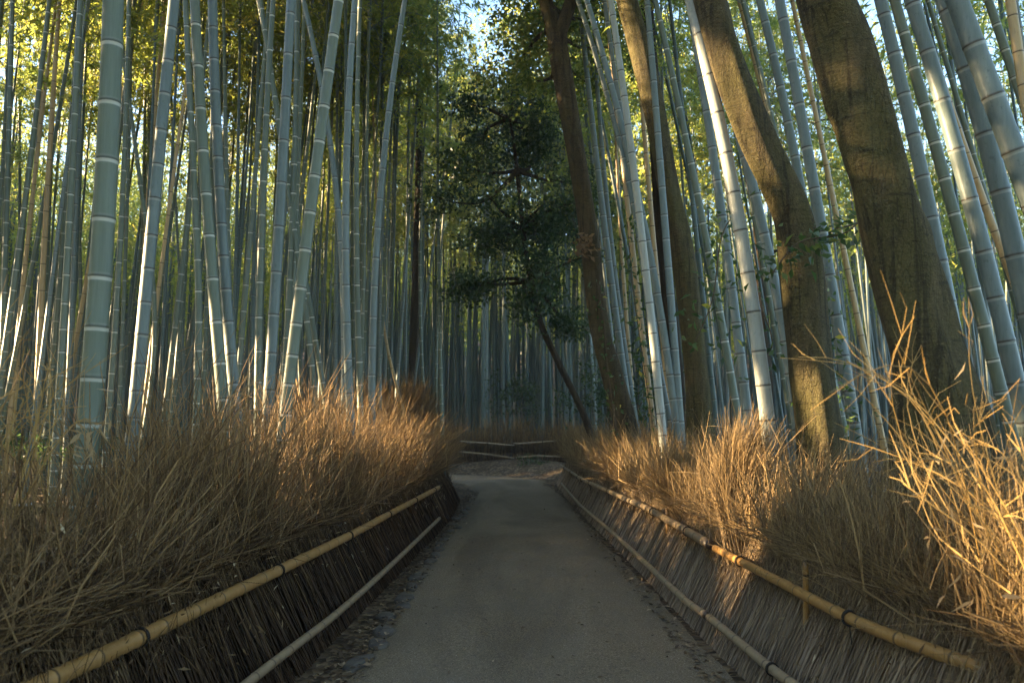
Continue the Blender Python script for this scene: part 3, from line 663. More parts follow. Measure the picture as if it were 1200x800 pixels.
# ------------------------------------------------------------------ brush fences
def pole(pts, r, kind, parent, seed, name='rail', node=.3, n=40):
    """a bamboo rail along a bent line, with swollen nodes and plugged ends"""
    g = np.random.default_rng(seed); P = catmull(pts, n); seg = np.r_[0, np.cumsum(np.linalg.norm(np.diff(P, axis=0), axis=1))]; L = seg[-1]
    S, K, W, Dk = [0, .001], [.02, 1], [0, 0], [1, 1]
    s = g.random() * .2 + .05
    while s < L - .05:
        for o, k_, w, d_ in [(-.02, 1, 0, 0), (-.010, 1.03, .7, 0), (-.003, 1.10, .4, .9), (.004, 1.05, 0, 1), (.012, 1.05, .3, .1), (.028, 1, 0, 0)]:
            S.append(s + o); K.append(k_); W.append(w); Dk.append(d_)
        s += node * (.75 + .5 * g.random())
    S += [L - .001, L]; K += [1, .02]; W += [0, 0]; Dk += [1, 1]
    S = np.array(S); Q_ = np.stack([np.interp(S, seg, P[:, i]) for i in range(3)], -1)
    rad = r * np.array(K) * np.linspace(1.06, .9, len(S))
    V, Q, _ = tubes(Q_[None], rad[None], 14); b = MB(); b.add(V, Q, col=np.stack([np.array(W), np.array(Dk), 0 * S], 1).repeat(14, 0))
    ro = b.build(name, M[kind], parent)
    if name == 'rail' and L > 1.2 and r > .028:
        for q in np.arange(.5 + g.random() * .5, L - .2, 1.75):
            k = np.array([np.interp(q, seg, P[:, i]) for i in range(3)]); k2 = np.array([np.interp(q + .02, seg, P[:, i]) for i in range(3)]); dq = nrm(k2 - k)
            bt = MB()
            for w_ in range(3):
                c_ = k + dq * (w_ - 1) * .008; e1 = nrm(np.cross(dq, [0, 0, 1.])); e2 = np.cross(e1, dq); th = np.linspace(0, 2 * math.pi, 17)
                rg = c_ + (e1 * np.cos(th)[:, None] + e2 * np.sin(th)[:, None]) * (r * 1.08 + .003); V, Q, _ = tubes(rg[None], np.full((1, 17), .0042), 6); bt.add(V, Q)
            tl = np.linspace(0, 1, 6)[:, None]; pt = k + e2 * (r + .01) * -1 + np.array([0, 0, -1]) * tl * .09 + e1 * tl * (g.random() - .5) * .05; V, Q, _ = tubes(pt[None], np.full((1, 6), .003), 5); bt.add(V, Q)
            bt.build('cord_tie', M['cord'], ro)
    return ro

def brush(base_pts, out, dens, h, g, lean=(.50, -.16), depth=.28, thick=.0035, twigs=4, top_curl=(.0, .10), tone=0., clump=.33, cl_amp=.10, hvar=.16, twl=(.18, .42), bow=0., hprof=None, sprof=None, front=(.10, .52)):
    """bundled dry stems along a fence line. out: +1/-1 side that leans away from the path. -> list of (V,Q,col)"""
    B = catmull(base_pts, 200); seg = np.r_[0, np.cumsum(np.linalg.norm(np.diff(B, axis=0), axis=1))]; L = seg[-1]
    n = int(L * dens); s = np.sort(g.random(n)) * L
    bx, by = np.interp(s, seg, B[:, 0]), np.interp(s, seg, B[:, 1])
    tx, ty = np.interp(s, seg, np.gradient(B[:, 0], seg)), np.interp(s, seg, np.gradient(B[:, 1], seg))
    tn = np.hypot(tx, ty); tx, ty = tx / tn, ty / tn; ox, oy = ty * out, -tx * out
    ci = np.floor(s / clump); cpos = (s / clump - ci - .5) * 2; hh = lambda k, q: (np.sin(ci * 12.9898 + q * 78.233) * 43758.5453) % 1
    H = h * (1 + (hh(ci, 1) - .5) * .30 + g.normal(size=n) * hvar + .12 * vnoise(s * .8, 3)) * np.where(g.random(n) < .25, .72, 1)
    if sprof is not None: H = H * np.interp(s / L, sprof[0], sprof[1])
    if hprof is not None: H = H * np.interp(by, hprof[0], hprof[1])
    K = 9; u = np.linspace(0, 1, K)[None]; z = u * H[:, None]
    dep = g.random(n)[:, None] ** 1.0 * depth
    ln0 = lean[0] * (1 + .25 * g.normal(size=(n, 1))) ; along = (cpos * cl_amp + g.normal(size=n) * .10 + (hh(ci, 2) - .5) * .22)[:, None]
    curl = (top_curl[0] + top_curl[1] * g.normal(size=(n, 1)))
    o_ = dep + ln0 * z + lean[1] * z * z + curl * u ** 3 + g.normal(size=(n, 1)) * .03 * np.sin(u * 3.1)
    a_ = along * (u + .6 * u * u) * H[:, None] * .55 + g.normal(size=(n, 1)) * .05 * np.sin(u * 4) + bow * u ** 3 * (.35 + 1.0 * g.normal(size=(n, 1)))
    z = z - .10 * np.abs(curl) * u ** 3
    o_ = np.where(z < .85, np.maximum(o_, front[0] + front[1] * z + .02 * g.random((n, 1))), o_)
    P = np.stack([bx[:, None] + ox[:, None] * o_ + tx[:, None] * a_, by[:, None] + oy[:, None] * o_ + ty[:, None] * a_, z + .0], -1)
    P += np.cumsum(g.normal(size=P.shape) * .0028, 1)
    P[..., 2] += 0
    big = np.where(g.random((n, 1)) < .10, 1.9, 1.0)
    rad = thick * (.55 + .9 * g.random((n, 1)) ** 1.5) * big * (1.15 - .80 * u)
    out_ = []
    V, Q, _ = tubes(P, rad, 3)
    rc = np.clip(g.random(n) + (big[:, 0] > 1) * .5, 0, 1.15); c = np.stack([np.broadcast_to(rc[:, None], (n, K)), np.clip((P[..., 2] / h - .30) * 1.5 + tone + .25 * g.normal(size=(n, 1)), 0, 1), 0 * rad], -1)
    out_.append((V, Q, c.reshape(-1, 3).repeat(3, 0)))
    m = n * twigs; i = g.integers(0, n, m); uu = .50 + .50 * g.random(m) ** .8; kk = np.minimum((uu * (K - 1)).astype(int), K - 2); f = (uu * (K - 1) - kk)[:, None]
    S0 = P[i, kk] * (1 - f) + P[i, kk + 1] * f; T = nrm(P[i, kk + 1] - P[i, kk])
    D0 = nrm(T + g.normal(size=(m, 3)) * .27); D1 = nrm(D0 + g.normal(size=(m, 3)) * .12 + np.array([0, 0, -.06]))
    tl = (twl[0] + (twl[1] - twl[0]) * g.random(m))[:, None, None] * (h / 1.4) ** .5; v = np.linspace(0, 1, 4)[None, :, None]
    PT = S0[:, None] + (D0[:, None] * (v - .5 * v * v) + D1[:, None] * .5 * v * v) * tl
    V, Q, _ = tubes(PT, thick * .5 * (1.1 - .7 * v[..., 0]).repeat(m, 0), 3)
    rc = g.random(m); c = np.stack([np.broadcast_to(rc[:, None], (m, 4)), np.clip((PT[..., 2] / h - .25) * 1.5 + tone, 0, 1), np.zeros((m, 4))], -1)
    out_.append((V, Q, c.reshape(-1, 3).repeat(3, 0)))
    return out_
def stray(base_pts, out, n, g, z0=(.5, 1.0), ln=(.35, .8), th=.003):
    B = catmull(base_pts, 200); i = g.integers(20, 199, n); T = nrm(np.gradient(B, axis=0))[i]
    o = np.stack([T[:, 1] * out, -T[:, 0] * out], 1); z = z0[0] + (z0[1] - z0[0]) * g.random(n)
    S = np.concatenate([B[i] + o * (.10 + .50 * z + .28 * g.random(n))[:, None], z[:, None]], 1)
    D = nrm(np.concatenate([T * g.normal(size=(n, 1)) * .7 + o * (.15 + .4 * g.normal(size=(n, 1))), np.abs(.8 + .35 * g.normal(size=(n, 1)))], 1))
    L = (ln[0] + (ln[1] - ln[0]) * g.random(n))[:, None, None]; v = np.linspace(0, 1, 6)[None, :, None]
    P = S[:, None] + D[:, None] * L * v + g.normal(size=(n, 1, 3)) * .06 * v * v + np.array([0, 0, -.10]) * v * v
    V, Q, _ = tubes(P, th * (.6 + .8 * g.random((n, 1))) * (1.1 - .75 * v[..., 0]), 3); c = np.zeros((n, 6, 3)); c[..., 0] = (.4 + .75 * g.random(n))[:, None]; c[..., 1] = 1
    R_ = [(V, Q, c.reshape(-1, 3).repeat(3, 0))]
    m = n * 3; i = g.integers(0, n, m); k = g.integers(2, 6, m); S = P[i, k]; D = nrm(D[i] + g.normal(size=(m, 3)) * .45); v = np.linspace(0, 1, 3)[None, :, None]
    PT = S[:, None] + D[:, None] * v * (.10 + .2 * g.random((m, 1, 1))); V, Q, _ = tubes(PT, th * .5 * (1.1 - .7 * v[..., 0]).repeat(m, 0), 3); c = np.zeros((m, 3, 3)); c[..., 0] = g.random(m)[:, None]; c[..., 1] = 1
    return R_ + [(V, Q, c.reshape(-1, 3).repeat(3, 0))]
def trapped(base_pts, out, n, g, z=(.45, 1.15), L=.07):
    B = catmull(base_pts, 200); i = g.integers(5, 199, n); T = nrm(np.gradient(B, axis=0))[i]; o = np.stack([T[:, 1] * out, -T[:, 0] * out], 1)
    zz = z[0] + (z[1] - z[0]) * g.random(n); S = np.concatenate([B[i] + T * g.normal(size=(n, 1)) * .2 + o * (.08 + .50 * zz - .1 * zz ** 2 + .25 * g.random(n) ** 2)[:, None], zz[:, None]], 1)
    V, Q = leaves(S, nrm(g.normal(size=(n, 3)) + np.array([0, 0, -.7])), L * (.5 + .8 * g.random(n)), L * .17 * (.6 + .7 * g.random(n)), g); c = g.random(n) ** .8
    return V, Q, np.stack([c] * 3, 1).repeat(4, 0)
def trapped_part(root, runs):
    b = MB()
    for V, Q, c in runs: b.add(V, Q, col=c)
    tag(b.build('dead_leaves', M['dry'], root), kind='stuff')
def brush_part(root, mname, runs, name='brushwood'):
    b = MB()
    for r_ in runs:
        for V, Q, c in r_: b.add(V, Q, col=c)
    o = b.build(name, M[mname], root); tag(o, kind='stuff'); return o

g = np.random.default_rng(21)
HU, HL = .62, .22
def rail_pt(px, py, h):      # where a sight line meets the rail's height
    dd = at(px, py, 1.0) - CAM; k = (CAM[2] - h) / -dd[2]; return CAM + dd * k
# left fence
lf = empty('brush_fence', (-1.3, 1.0, 0)); tag(lf, 'dark brown brushwood fence with two bamboo rails along the left of the path', 'fence')
off = Vector((1.3, -1.0, 0))
def rel(pts, o): return np.array(pts) - np.array(o.location)
LU = [(-2.05, 1.2, HU)] + [tuple(rail_pt(x, y, HU)) for x, y in ((50, 800), (200, 729), (400, 632), (460, 600), (514, 571))]
LL = [(-1.62, 1.6, HL)] + [tuple(rail_pt(x, y, HL)) for x, y in ((290, 800), (345, 757), (400, 714), (460, 660), (515, 607))]
shift = lambda pts, dx: [(p[0] + dx, p[1], p[2]) for p in pts]
pole(rel(LU, lf), .037, 'rail', lf, 1, n=60); pole(rel(LL, lf), .027, 'oldrail', lf, 2, n=60)
lbase = [(-1.60, .9), (-1.42, 2.6), (-1.30, 4.2), (-1.22, 6.5), (-1.10, 9.5), (-.98, 13), (-.98, 16), (-1.12, 18.5), (-1.75, 20.8), (-3.0, 22.4), (-5, 23.2)]
mk = lambda pts: [(x + 1.3, y - 1.0) for x, y in pts]
HP = ([0, 1.6, 2.9, 3.7, 5.2, 13.5, 15, 24], [.6, .7, .84, 1.1, 1.1, 1.04, .85, .8])
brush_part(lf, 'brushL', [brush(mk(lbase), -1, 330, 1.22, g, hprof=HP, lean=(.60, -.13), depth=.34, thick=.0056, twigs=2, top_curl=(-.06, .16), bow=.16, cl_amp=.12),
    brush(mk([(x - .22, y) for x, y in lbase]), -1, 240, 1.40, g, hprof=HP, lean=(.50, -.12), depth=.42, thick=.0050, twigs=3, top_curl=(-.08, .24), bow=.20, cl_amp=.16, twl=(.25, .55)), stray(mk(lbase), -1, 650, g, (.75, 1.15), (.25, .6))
])
trapped_part(lf, [trapped(mk(lbase), -1, 2200, g, (.3, 1.2))])
for x, y, h_ in ((-1.95, 3.4, .55), (-1.7, 7.2, .8), (-1.5, 10.8, .8)):
    pole(rel([(x, y, 0), (x - .05, y, h_ * .5), (x - .1, y, h_)], lf), .028, 'oldrail', lf, int(y * 10), 'post', n=8)
# right fence
rf = empty('brush_fence', (1.3, 1.0, 0)); tag(rf, 'pale straw brushwood fence with two bamboo rails along the right of the path', 'fence')
RU1 = [(2.25, 2.0, HU - .02)] + [tuple(rail_pt(x, y, HU)) for x, y in ((1190, 797), (1100, 765), (1002, 727), (915, 682), (838, 642))]
RU2 = [tuple(rail_pt(x, y, HU + .012)) for x, y in ((832, 638), (800, 619), (765, 599), (740, 586))]
RU3 = [tuple(rail_pt(x, y, HU + .01)) for x, y in ((752, 593), (715, 576), (690, 565), (680, 560))]
RU4 = [tuple(rail_pt(x, y, HU)) for x, y in ((682, 562), (668, 552), (657, 545))]
RL1 = [(1.75, 2.2, HL)] + [tuple(rail_pt(x, y, HL)) for x, y in ((927, 800), (870, 755), (825, 718))]
RL2 = [tuple(rail_pt(x, y, HL + .01)) for x, y in ((828, 721), (800, 700), (740, 644), (700, 608), (680, 592))]
RL3 = [tuple(rail_pt(x, y, HL)) for x, y in ((682, 594), (668, 578), (658, 566))]
for i, (p, r_, kd) in enumerate(((RU1, .032, 'rail'), (RU2, .037, 'oldrail'), (RU3, .032, 'oldrail'), (RU4, .03, 'oldrail'), (RL1, .030, 'oldrail'), (RL2, .026, 'oldrail'), (RL3, .026, 'oldrail'))):
    pole(rel(p, rf), r_, kd, rf, 20 + i, n=40, node=.27)
rbase = [(1.62, 1.2), (1.50, 2.6), (1.42, 4.2), (1.34, 6.5), (1.30, 9.5), (1.22, 13), (1.14, 17), (1.12, 21), (1.2, 23.5)]
mk = lambda pts: [(x - 1.3, y - 1.0) for x, y in pts]
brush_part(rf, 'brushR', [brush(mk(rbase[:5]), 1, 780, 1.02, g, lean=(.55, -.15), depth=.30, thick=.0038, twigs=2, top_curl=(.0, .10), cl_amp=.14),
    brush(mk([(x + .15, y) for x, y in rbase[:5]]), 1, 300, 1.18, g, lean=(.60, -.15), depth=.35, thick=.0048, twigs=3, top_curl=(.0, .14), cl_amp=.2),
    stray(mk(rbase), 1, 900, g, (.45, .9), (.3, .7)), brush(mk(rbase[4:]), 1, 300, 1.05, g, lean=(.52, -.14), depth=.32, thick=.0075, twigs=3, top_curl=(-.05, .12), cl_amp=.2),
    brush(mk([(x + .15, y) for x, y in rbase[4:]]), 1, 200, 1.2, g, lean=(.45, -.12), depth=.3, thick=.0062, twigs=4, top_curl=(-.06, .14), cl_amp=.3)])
trapped_part(rf, [trapped(mk(rbase), 1, 1300, g, (.1, 1.0), .06)])
for (px, py, y, h_) in ((944, 655, 4.8, .83), (782, 594, 8.6, .83)):
    t_ = at(px, py, y); pole(rel([(t_[0] + .02, y + .1, 0.3), (t_[0] + .01, y + .05, .5), tuple(t_)], rf), .019 if y < 5 else .024, 'rail', rf, int(y * 10), 'post', n=8)
# a bushy straw sheaf that stands up out of the right fence
def sheaf(px0, py0, px1, py1, Y, n, label, fan=.16, mt='brushR', th=.0032):
    g = np.random.default_rng(int(px0)); a, c = at(px0, py0, Y), at(px1, py1, Y); a[2] = max(a[2], 0)
    root = empty('straw_sheaf', a); K = 9; u = np.linspace(0, 1, K)[None, :, None]; H = np.linalg.norm(c - a)
    st = g.normal(size=(n, 1, 3)) * np.array([.05, .05, .01]); en = g.normal(size=(n, 1, 3)) * np.array([fan, fan, .12])
    P = st + (c - a)[None, None] * u * (.75 + .3 * g.random((n, 1, 1))) + en * u ** 2 + np.array([-.09, 0, 0]) * np.sin(u * 3.1)
    P = P + np.cumsum(g.normal(size=P.shape) * .006, 1)
    b = MB(); V, Q, _ = tubes(P, th * (1.2 - .8 * u[..., 0]).repeat(n, 0), 3)
    rc = g.random(n)[:, None].repeat(K, 1); b.add(V, Q, col=np.stack([rc, np.clip(.45 + 0 * rc + u[..., 0] * .6, 0, 1), 0 * rc], -1).reshape(-1, 3).repeat(3, 0))
    m = n * 6; i = g.integers(0, n, m); kk = g.integers(3, K - 1, m); S0 = P[i, kk]; T = nrm(P[i, kk] - P[i, kk - 1])
    D0 = nrm(T + g.normal(size=(m, 3)) * .3); v = np.linspace(0, 1, 4)[None, :, None]; PT = S0[:, None] + D0[:, None] * v * (.12 + .2 * g.random((m, 1, 1))) + np.array([0, 0, -.03]) * v * v
    V, Q, _ = tubes(PT, th * .45 * (1.1 - .7 * v[..., 0]).repeat(m, 0), 3); rc = g.random(m)[:, None].repeat(4, 1)
    b.add(V, Q, col=np.stack([rc, 1 + 0 * rc, 0 * rc], -1).reshape(-1, 3).repeat(3, 0))
    b.build('straw', M[mt], root); tag(root, label, 'straw sheaf'); return root
sheaf(872, 660, 880, 500, 6.35, 420, 'bright golden straw sheaf leaning on the right fence beside the bright cream culm')
sheaf(812, 620, 785, 530, 8.4, 260, 'smaller straw sheaf with drooping tips on the right fence below the pale culms', .2)
sheaf(748, 580, 726, 515, 12, 260, 'feathery straw sheaf below the forked trunk at the right fence', .28)
# far fence across the bend
ff = empty('brush_fence', (0, 28, 0)); tag(ff, 'dark brushwood fence closing the view across the far bend of the path', 'fence')
fb = [(1.9, 27.2), (1.0, 27.9), (0, 28.1), (-1.2, 28.0), (-2.6, 27.9), (-6, 28.4), (-12, 28.6)]
brush_part(ff, 'brushL', [brush([(x, y - 28) for x, y in fb], 1, 260, 1.45, np.random.default_rng(5), lean=(.25, -.08), depth=.3, thick=.008, twigs=4, top_curl=(.05, .12))])
for k_, (p, r_) in enumerate((([(538, 517), (570, 519), (603, 522)], .030), ([(602, 520), (630, 518), (660, 516)], .030), ([(536, 529), (570, 532), (604, 537)], .028), ([(603, 536), (630, 534), (662, 535)], .028))):
    pole(rel([A(x, y, 27.8) for x, y in p], ff), r_, 'oldrail', ff, 60 + k_, n=12)
# brush mound of the fence round the bend
mf = empty('brush_fence', (-2.4, 18.5, .4)); tag(mf, 'rounded brown brushwood mound behind the golden tip of the left fence', 'fence')
g2 = np.random.default_rng(8)
brush_part(mf, 'brushL', [brush([(-1.6, .6), (-.8, 0), (.2, 0), (.8, .5)], -1, 800, 1.85, g2, sprof=([0, .2, .5, .8, 1], [.6, .9, 1, .85, .5]), lean=(.15, -.05), depth=.8, thick=.005, twigs=7, top_curl=(.0, .3), tone=-.1, hvar=.1, twl=(.3, .6))])

# ------------------------------------------------------------------ golden twigs at the right edge
def twig_bundle(label, starts, n, g, Y, target, spread, th=.0042, name='dry_branch'):
    a = at(*starts, Y); a[2] = max(a[2], .25); root = empty(name, a); b = MB()
    for i in range(n):
        c = at(target[0] + g.normal() * spread[0], target[1] + g.normal() * spread[1], Y + g.normal() * .3) - a
        K = 9; u = np.linspace(0, 1, K)[:, None]; st = g.normal(size=3) * np.array([.10, .12, .08])
        P = st + (c - st) * u + np.sin(u * 3.14) * (g.normal(size=3) * .06 + np.array([0, 0, .13]))
        P += np.cumsum(g.normal(size=P.shape) * .004, 0)
        V, Q, _ = tubes(P[None], (th * (.7 + .6 * g.random()) * np.linspace(1.1, .45, K))[None], 6)
        k = g.random(); b.add(V, Q, col=(k, 1, 0))
        for j in range(g.integers(4, 9)):          # jointed side twigs
            k0 = g.integers(2, K - 1); s0 = P[k0]; T = nrm(P[k0] - P[k0 - 1]); D = nrm(T + g.normal(size=3) * .7); L = .08 + .17 * g.random()
            D2 = nrm(D + g.normal(size=3) * .28); p = np.array([s0, s0 + D * L * .5, s0 + D * L * .5 + D2 * L * .5])
            V, Q, _ = tubes(p[None], (th * .55 * np.array([1, .85, .5]))[None], 5); b.add(V, Q, col=(k, 1, 0))
    b.build('stem', M['twig'], root)
    bl = MB(); m = 14; pts = np.array([at(target[0] + g.normal() * spread[0] * .6 + 60, target[1] + 110 + g.normal() * 60, Y) - a for _ in range(m)])
    V, Q = leaves(pts, nrm(g.normal(size=(m, 3)) + np.array([-.4, 0, -.5])), .05 + .06 * g.random(m), .007 + .005 * g.random(m), g, .5); bl.add(V, Q, col=np.full((len(V), 3), .8)); bl.build('foliage', M['dry'], root)
    tag(root, label, 'dry branches'); return root
g3 = np.random.default_rng(31)
twig_bundle('spray of golden dry bamboo twigs reaching left across the biggest trunk', (1185, 660), 10, g3, 3.1, (1040, 430), (50, 50), .0021)
twig_bundle('tangle of golden dry bamboo twigs standing up at the right edge', (1200, 700), 11, g3, 2.9, (1165, 470), (50, 60), .0022)
twig_bundle('long straw-coloured stalks slanting up from the right rail', (1195, 700), 8, g3, 2.8, (1075, 520), (45, 35), .0027)
twig_bundle('loose brown twigs sticking up above the fence at the left edge', (-20, 620), 22, g3, 3.6, (35, 420), (35, 50), .0028)

# ------------------------------------------------------------------ climbers, shrubs and small plants
def climber(label, path, Y, n, spread, leaf, seed, name='ivy', mt='ivy'):
    g = np.random.default_rng(seed); P = catmull([at(x, y, Y) for x, y in path], 30); root = empty(name, P[0])
    b = MB(); V, Q, _ = tubes((P - P[0])[None], np.full((1, 30), .006), 5); b.add(V, Q); b.build('stem', M['vine'], root)
    b = MB(); i = g.integers(0, 30, n); Aa = P[i] - P[0] + g.normal(size=(n, 3)) * np.array([spread, spread * .6, spread * .8])
    D = nrm(g.normal(size=(n, 3)) + np.array([0, -.3, -.5])); V, Q = leaves(Aa, D, leaf * (.6 + .8 * g.random(n)), leaf * .45 * (.7 + .6 * g.random(n)), g)
    c = g.random(n) ** 1.3; b.add(V, Q, col=np.stack([c] * 3, 1).repeat(4, 0)); b.build('leaves', M[mt], root)
    tag(root, label, 'climbing plant'); return root
climber('green ivy spray hanging on the curved mossy trunk at mid height', [(905, 320), (935, 285), (985, 275), (1005, 262)], 5.7, 110, .10, .085, 71)
climber('ivy climbing the pale culm between the two mossy trunks', [(985, 500), (975, 430), (965, 380), (955, 320)], 6.6, 150, .12, .07, 72)
climber('leafy creeper on the left of the bright cream culm', [(815, 400), (835, 350), (845, 280), (860, 250)], 7.2, 120, .16, .085, 73)
climber('dark creeper wound round the patchy brown culm', [(768, 520), (755, 430), (742, 340), (735, 260)], 11.4, 160, .10, .10, 74)
climber('small leafy shoots beside the spotted pale culm', [(890, 430), (905, 400), (885, 340), (880, 310)], 6.9, 60, .12, .08, 75)
climber('thin creeper on the forked trunk beside the path', [(722, 500), (712, 430), (708, 380), (700, 330)], 11.6, 70, .10, .09, 76)
def shrub(label, px, py, Y, r, n, leaf, mt, seed, name='shrub'):
    g = np.random.default_rng(seed); c = at(px, py, Y); zb = float(gz(c[0], c[1])); base = np.array([c[0], c[1], zb]); root = empty(name, base)
    b = MB()
    for i in range(9): limb(b, (0, 0, 0), (g.normal() * r[0] * .5, g.normal() * r[0] * .4, (c[2] - zb) + g.normal() * r[2] * .5), .012, .004, g)
    b.build('stem', M['vine'], root); b = MB()
    for i in range(7): leaf_clump(b, np.array([0, 0, c[2] - zb]) + g.normal(size=3) * np.array(r) * .5, np.array(r) * .55, n // 7, leaf, leaf * .4, g)
    b.build('foliage', M[mt], root); tag(root, label, 'shrub'); return root
shrub('small dark evergreen bush before the dark stand of culms at the far fence', 605, 470, 30, (.6, .5, .9), 900, .14, 'dleaf', 81)
shrub('low dark bush at the foot of the far fence', 625, 548, 27, (.5, .4, .25), 500, .10, 'dleaf', 82)
shrub('dark bush under the leaning evergreen trunk behind the right brush', 700, 470, 17.5, (.6, .5, .6), 800, .11, 'dleaf', 83)
shrub('bushy dark creeper clump between the pale culms and the golden trunk', 745, 460, 14, (.5, .5, .8), 700, .10, 'dleaf', 84)
shrub('low green bush behind the sunlit clearing at the left edge', 35, 520, 13.5, (.9, .6, .25), 900, .08, 'ivy', 85)
# bunch of dead leaves on the forked trunk
c = at(684, 288, 11.8); b = MB(); g = np.random.default_rng(91); n = 60
V, Q = leaves(g.normal(size=(n, 3)) * .09, nrm(g.normal(size=(n, 3)) + np.array([0, 0, -.5])), .10 + .05 * g.random(n), .045 + .02 * g.random(n), g)
b.add(V, Q, col=np.stack([g.random(n) * .5] * 3, 1).repeat(4, 0)); o = b.build('dead_leaf_bunch', M['dry']); o.location = c
tag(o, 'bunch of withered brown leaves hanging on the forked trunk', 'dead leaves')
# pale husk caught in the left brush
c = at(105, 512, 3.9); b = MB(); g = np.random.default_rng(92); n = 7
V, Q = leaves(g.normal(size=(n, 3)) * .025, nrm(g.normal(size=(n, 3)) * .6 + np.array([-.2, 0, -.6])), .08 + .05 * g.random(n), .02 + .01 * g.random(n), g)
b.add(V, Q, col=(.8, .8, .8)); o = b.build('dry_husk', M['dry']); o.location = c
tag(o, 'pale dry bamboo husk caught in the brush before the thickest culm', 'bamboo husk')
# single fallen leaf on the right brush
b = MB(); g = np.random.default_rng(93); V, Q = leaves(np.zeros((1, 3)), np.array([[1., 0, .05]]), np.array([.085]), np.array([.028]), g, .1); b.add(V, Q, col=(.85, .85, .85)); o = b.build('fallen_leaf', M['dry']); o.location = at(1172, 699, 2.75)
tag(o, 'single pale leaf caught above the right rail at the right edge', 'leaf')
# short cut post behind the left fence
pr = empty('wooden_post', (0, 0, 0)); c = at(30, 592, 4.6); zb = float(gz(c[0], c[1])); pr.location = (c[0], c[1], zb)
b = MB(); K = 8; u = np.linspace(0, 1, K); V, Q, t_ = tubes(np.stack([0 * u, 0 * u, u * (c[2] - zb)], -1)[None], (.05 + .004 * np.sin(u * 9))[None], 12); b.add(V, Q); b.build('shaft', M['barkdark'], pr)
b = MB(); V, Q, t_ = tubes(np.array([[(0, 0, c[2] - zb + .001), (0, 0, c[2] - zb + .012)]]), np.array([[.049, .044]]), 12, True); b.add(V, Q, t_); b.build('cut_top', M['cut'], pr)
tag(pr, 'short dark wooden post with a pale cut top behind the left fence', 'post')
# fallen log in the clearing
lg = at(38, 545, 11.0); b = MB(); V, Q = trunk_arrays(np.array([(-.5, 0, .06), (0, .1, .09), (.5, .15, .07)]), np.array([.06, .07, .05]), 16, 12, 3); b.add(V, Q); o = b.build('fallen_log', M['bark']); o.location = (lg[0], lg[1], float(gz(lg[0], lg[1])))
tag(o, 'short fallen log lying in the sunlit clearing at the left edge', 'log')

# ------------------------------------------------------------------ edging stones and leaf litter
g = np.random.default_rng(41)
y = 2.9; k = 0
while y < 16:
    L = .22 + .2 * g.random(); w = .12 + .06 * g.random(); b = MB(); K = 7; th = np.linspace(0, 2 * math.pi, 10, endpoint=False)
    rr = 1 + .14 * g.normal(size=10); rings = []
    for zz, sc_ in ((-.03, 1.0), (.012, 1.0), (.03, .9), (.036, .6), (.036, .02)):
        rings.append(np.stack([np.cos(th) * w * .5 * rr * sc_, np.sin(th) * L * .5 * rr * sc_, zz + .004 * g.normal(size=10)], -1))
    V = np.concatenate(rings); Q = [(r_ * 10 + j, r_ * 10 + (j + 1) % 10, (r_ + 1) * 10 + (j + 1) % 10, (r_ + 1) * 10 + j) for r_ in range(4) for j in range(10)]
    b.add(V, Q); o = b.build('edging_stone', M['stone']); o.location = (-1.06 + .03 * g.normal() + .012 * (y - 3), y, 0); o.rotation_euler = (0, 0, g.normal() * .12)
    tag(o, 'flat grey edging stone in the row between the path and the left fence', 'stone', 'edging stones along the left of the path')
    y += L + .06 + .1 * g.random() + (.5 if g.random() < .2 else 0); k += 1
def litter(n, xf, yr, L, seed, up=.012):
    g = np.random.default_rng(seed); y = yr[0] + (yr[1] - yr[0]) * g.random(n) ** 1.4; x = xf(y, g); z = np.maximum(gz(x, y), np.where(path_dist(x, y) < 1.16, .02, 0)) + up * (.4 + g.random(n))
    D = nrm(np.stack([g.normal(size=n), g.normal(size=n), .18 * g.normal(size=n)], -1))
    S = nrm(np.cross(D, np.array([0, 0, 1.]) + g.normal(size=(n, 3)) * .25)); Ln = (L * (.6 + .8 * g.random(n)))[:, None]; W = Ln * .22
    P = np.stack([x, y, z], -1); mid = P + D * Ln * .45
    V = np.stack([P, mid + S * W + [0, 0, .004], P + D * Ln, mid - S * W + [0, 0, .004]], 1).reshape(-1, 3)
    c = g.random(n) ** 1.2; return V, np.arange(n * 4).reshape(n, 4), np.stack([c] * 3, 1).repeat(4, 0)
b = MB()
for V, Q, c in (litter(2800, lambda y, g: -1.28 + .30 * g.random(len(y)) ** 1.2 + .012 * (y - 3), (2.4, 20), .05, 1), litter(1300, lambda y, g: 1.26 + .2 * g.random(len(y)) ** 1.5 - .008 * y, (2.4, 22), .05, 2),
                litter(420, lambda y, g: -1.1 + 2.3 * g.random(len(y)), (2.4, 18), .035, 3, .004), litter(9000, lambda y, g: -2.2 - g.random(len(y)) * (.55 * y + 1), (3, 22), .11, 4), litter(4000, lambda y, g: 2.0 + g.random(len(y)) * (.6 * y), (3, 22), .1, 5)):
    b.add(V, Q, col=c)
tag(b.build('leaf_litter', M['litter']), 'dry fallen leaves scattered along the path edges and forest floor', 'leaf litter', kind='stuff')

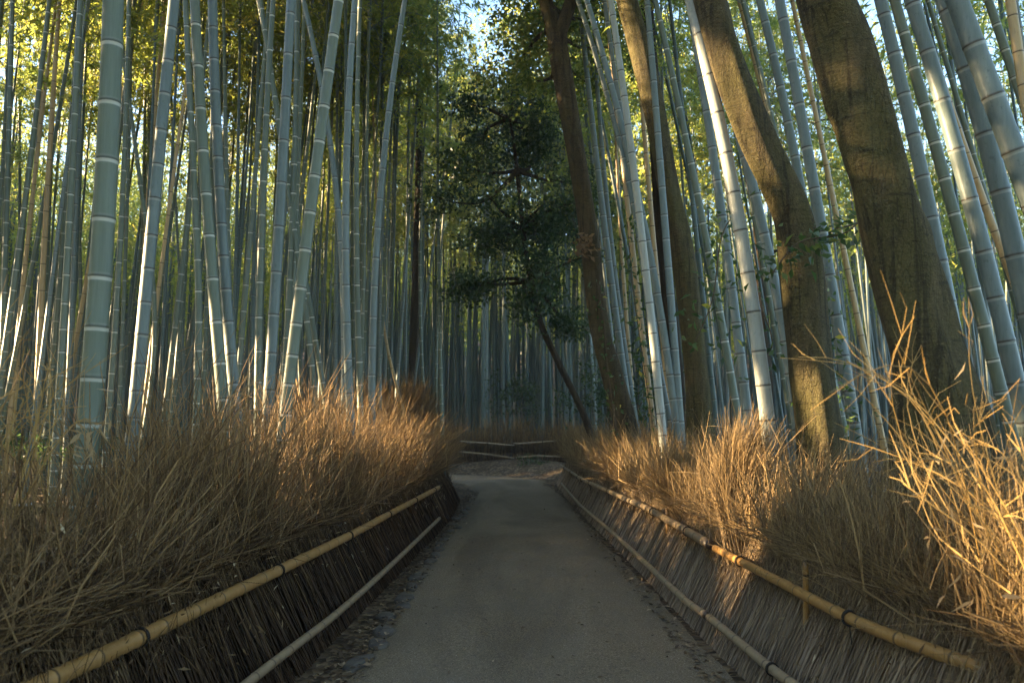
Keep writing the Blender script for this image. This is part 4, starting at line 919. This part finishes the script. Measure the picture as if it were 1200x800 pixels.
# ------------------------------------------------------------------ the hazy air
HAZE = .0008
if HAZE:
    hm = bpy.data.materials.new('pale_haze'); hm.use_nodes = True; hn = hm.node_tree; hn.nodes.clear(); ho = hn.nodes.new('ShaderNodeOutputMaterial')
    pv = hn.nodes.new('ShaderNodeVolumePrincipled'); pv.inputs['Color'].default_value = (.70, .84, .97, 1); pv.inputs['Density'].default_value = HAZE; pv.inputs['Anisotropy'].default_value = .2
    hn.links.new(pv.outputs[0], ho.inputs['Volume'])
    b = MB(); c_ = [(x, y, z) for z in (-1.2, 30) for x, y in ((-300, -200), (300, -200), (300, 340), (-300, 340))]
    b.add(c_, [(0, 3, 2, 1), (4, 5, 6, 7), (0, 1, 5, 4), (1, 2, 6, 5), (2, 3, 7, 6), (3, 0, 4, 7)]); o = b.build('haze', hm, smooth=False)
    tag(o, 'pale blue haze hanging in the air of the whole grove', 'haze', kind='stuff')

# ------------------------------------------------------------------ light, sky, camera
sd = SUN2; sd = sd / np.linalg.norm(sd)
to_sun = Vector((sd[0] * math.cos(ELEV), sd[1] * math.cos(ELEV), math.sin(ELEV)))
l = bpy.data.lights.new('sun', 'SUN'); l.energy = 5.0; l.angle = R(.53); l.color = (1.0, .73, .41)
lo = bpy.data.objects.new('sun', l); COL.objects.link(lo); lo.rotation_mode = 'QUATERNION'; lo.rotation_quaternion = to_sun.to_track_quat('Z', 'Y')
lo.location = to_sun * 60
w = bpy.data.worlds.new('World'); sc.world = w; w.use_nodes = True; nt = w.node_tree
bg = nt.nodes['Background']; sky = nt.nodes.new('ShaderNodeTexSky'); sky.sky_type = 'NISHITA'; sky.sun_disc = False
sky.sun_elevation = ELEV; sky.sun_rotation = math.atan2(sd[0], sd[1]); sky.air_density = 1.0; sky.dust_density = .5; sky.ozone_density = 2.0
nt.links.new(sky.outputs[0], bg.inputs[0]); bg.inputs[1].default_value = .10

cam = bpy.data.cameras.new('camera'); co = bpy.data.objects.new('camera', cam); COL.objects.link(co)
cam.sensor_width = 36; cam.lens = F / 1200 * 36; cam.clip_end = 1000; cam.clip_start = .05
co.location = CAM; co.rotation_euler = (R(90) + PITCH, 0, 0)
cam.dof.use_dof = True; cam.dof.focus_distance = 7.0; cam.dof.aperture_fstop = 2.8
sc.camera = co
sc.view_settings.view_transform = 'Standard'; sc.view_settings.look = 'None'; sc.view_settings.gamma = 1; sc.view_settings.exposure = 3.2
sc.render.engine = 'CYCLES'
cy = sc.cycles; cy.use_denoising = True; cy.max_bounces = 6; cy.diffuse_bounces = 3; cy.glossy_bounces = 2; cy.transmission_bounces = 4; cy.transparent_max_bounces = 4
cy.caustics_reflective = False; cy.caustics_refractive = False; cy.sample_clamp_indirect = 4
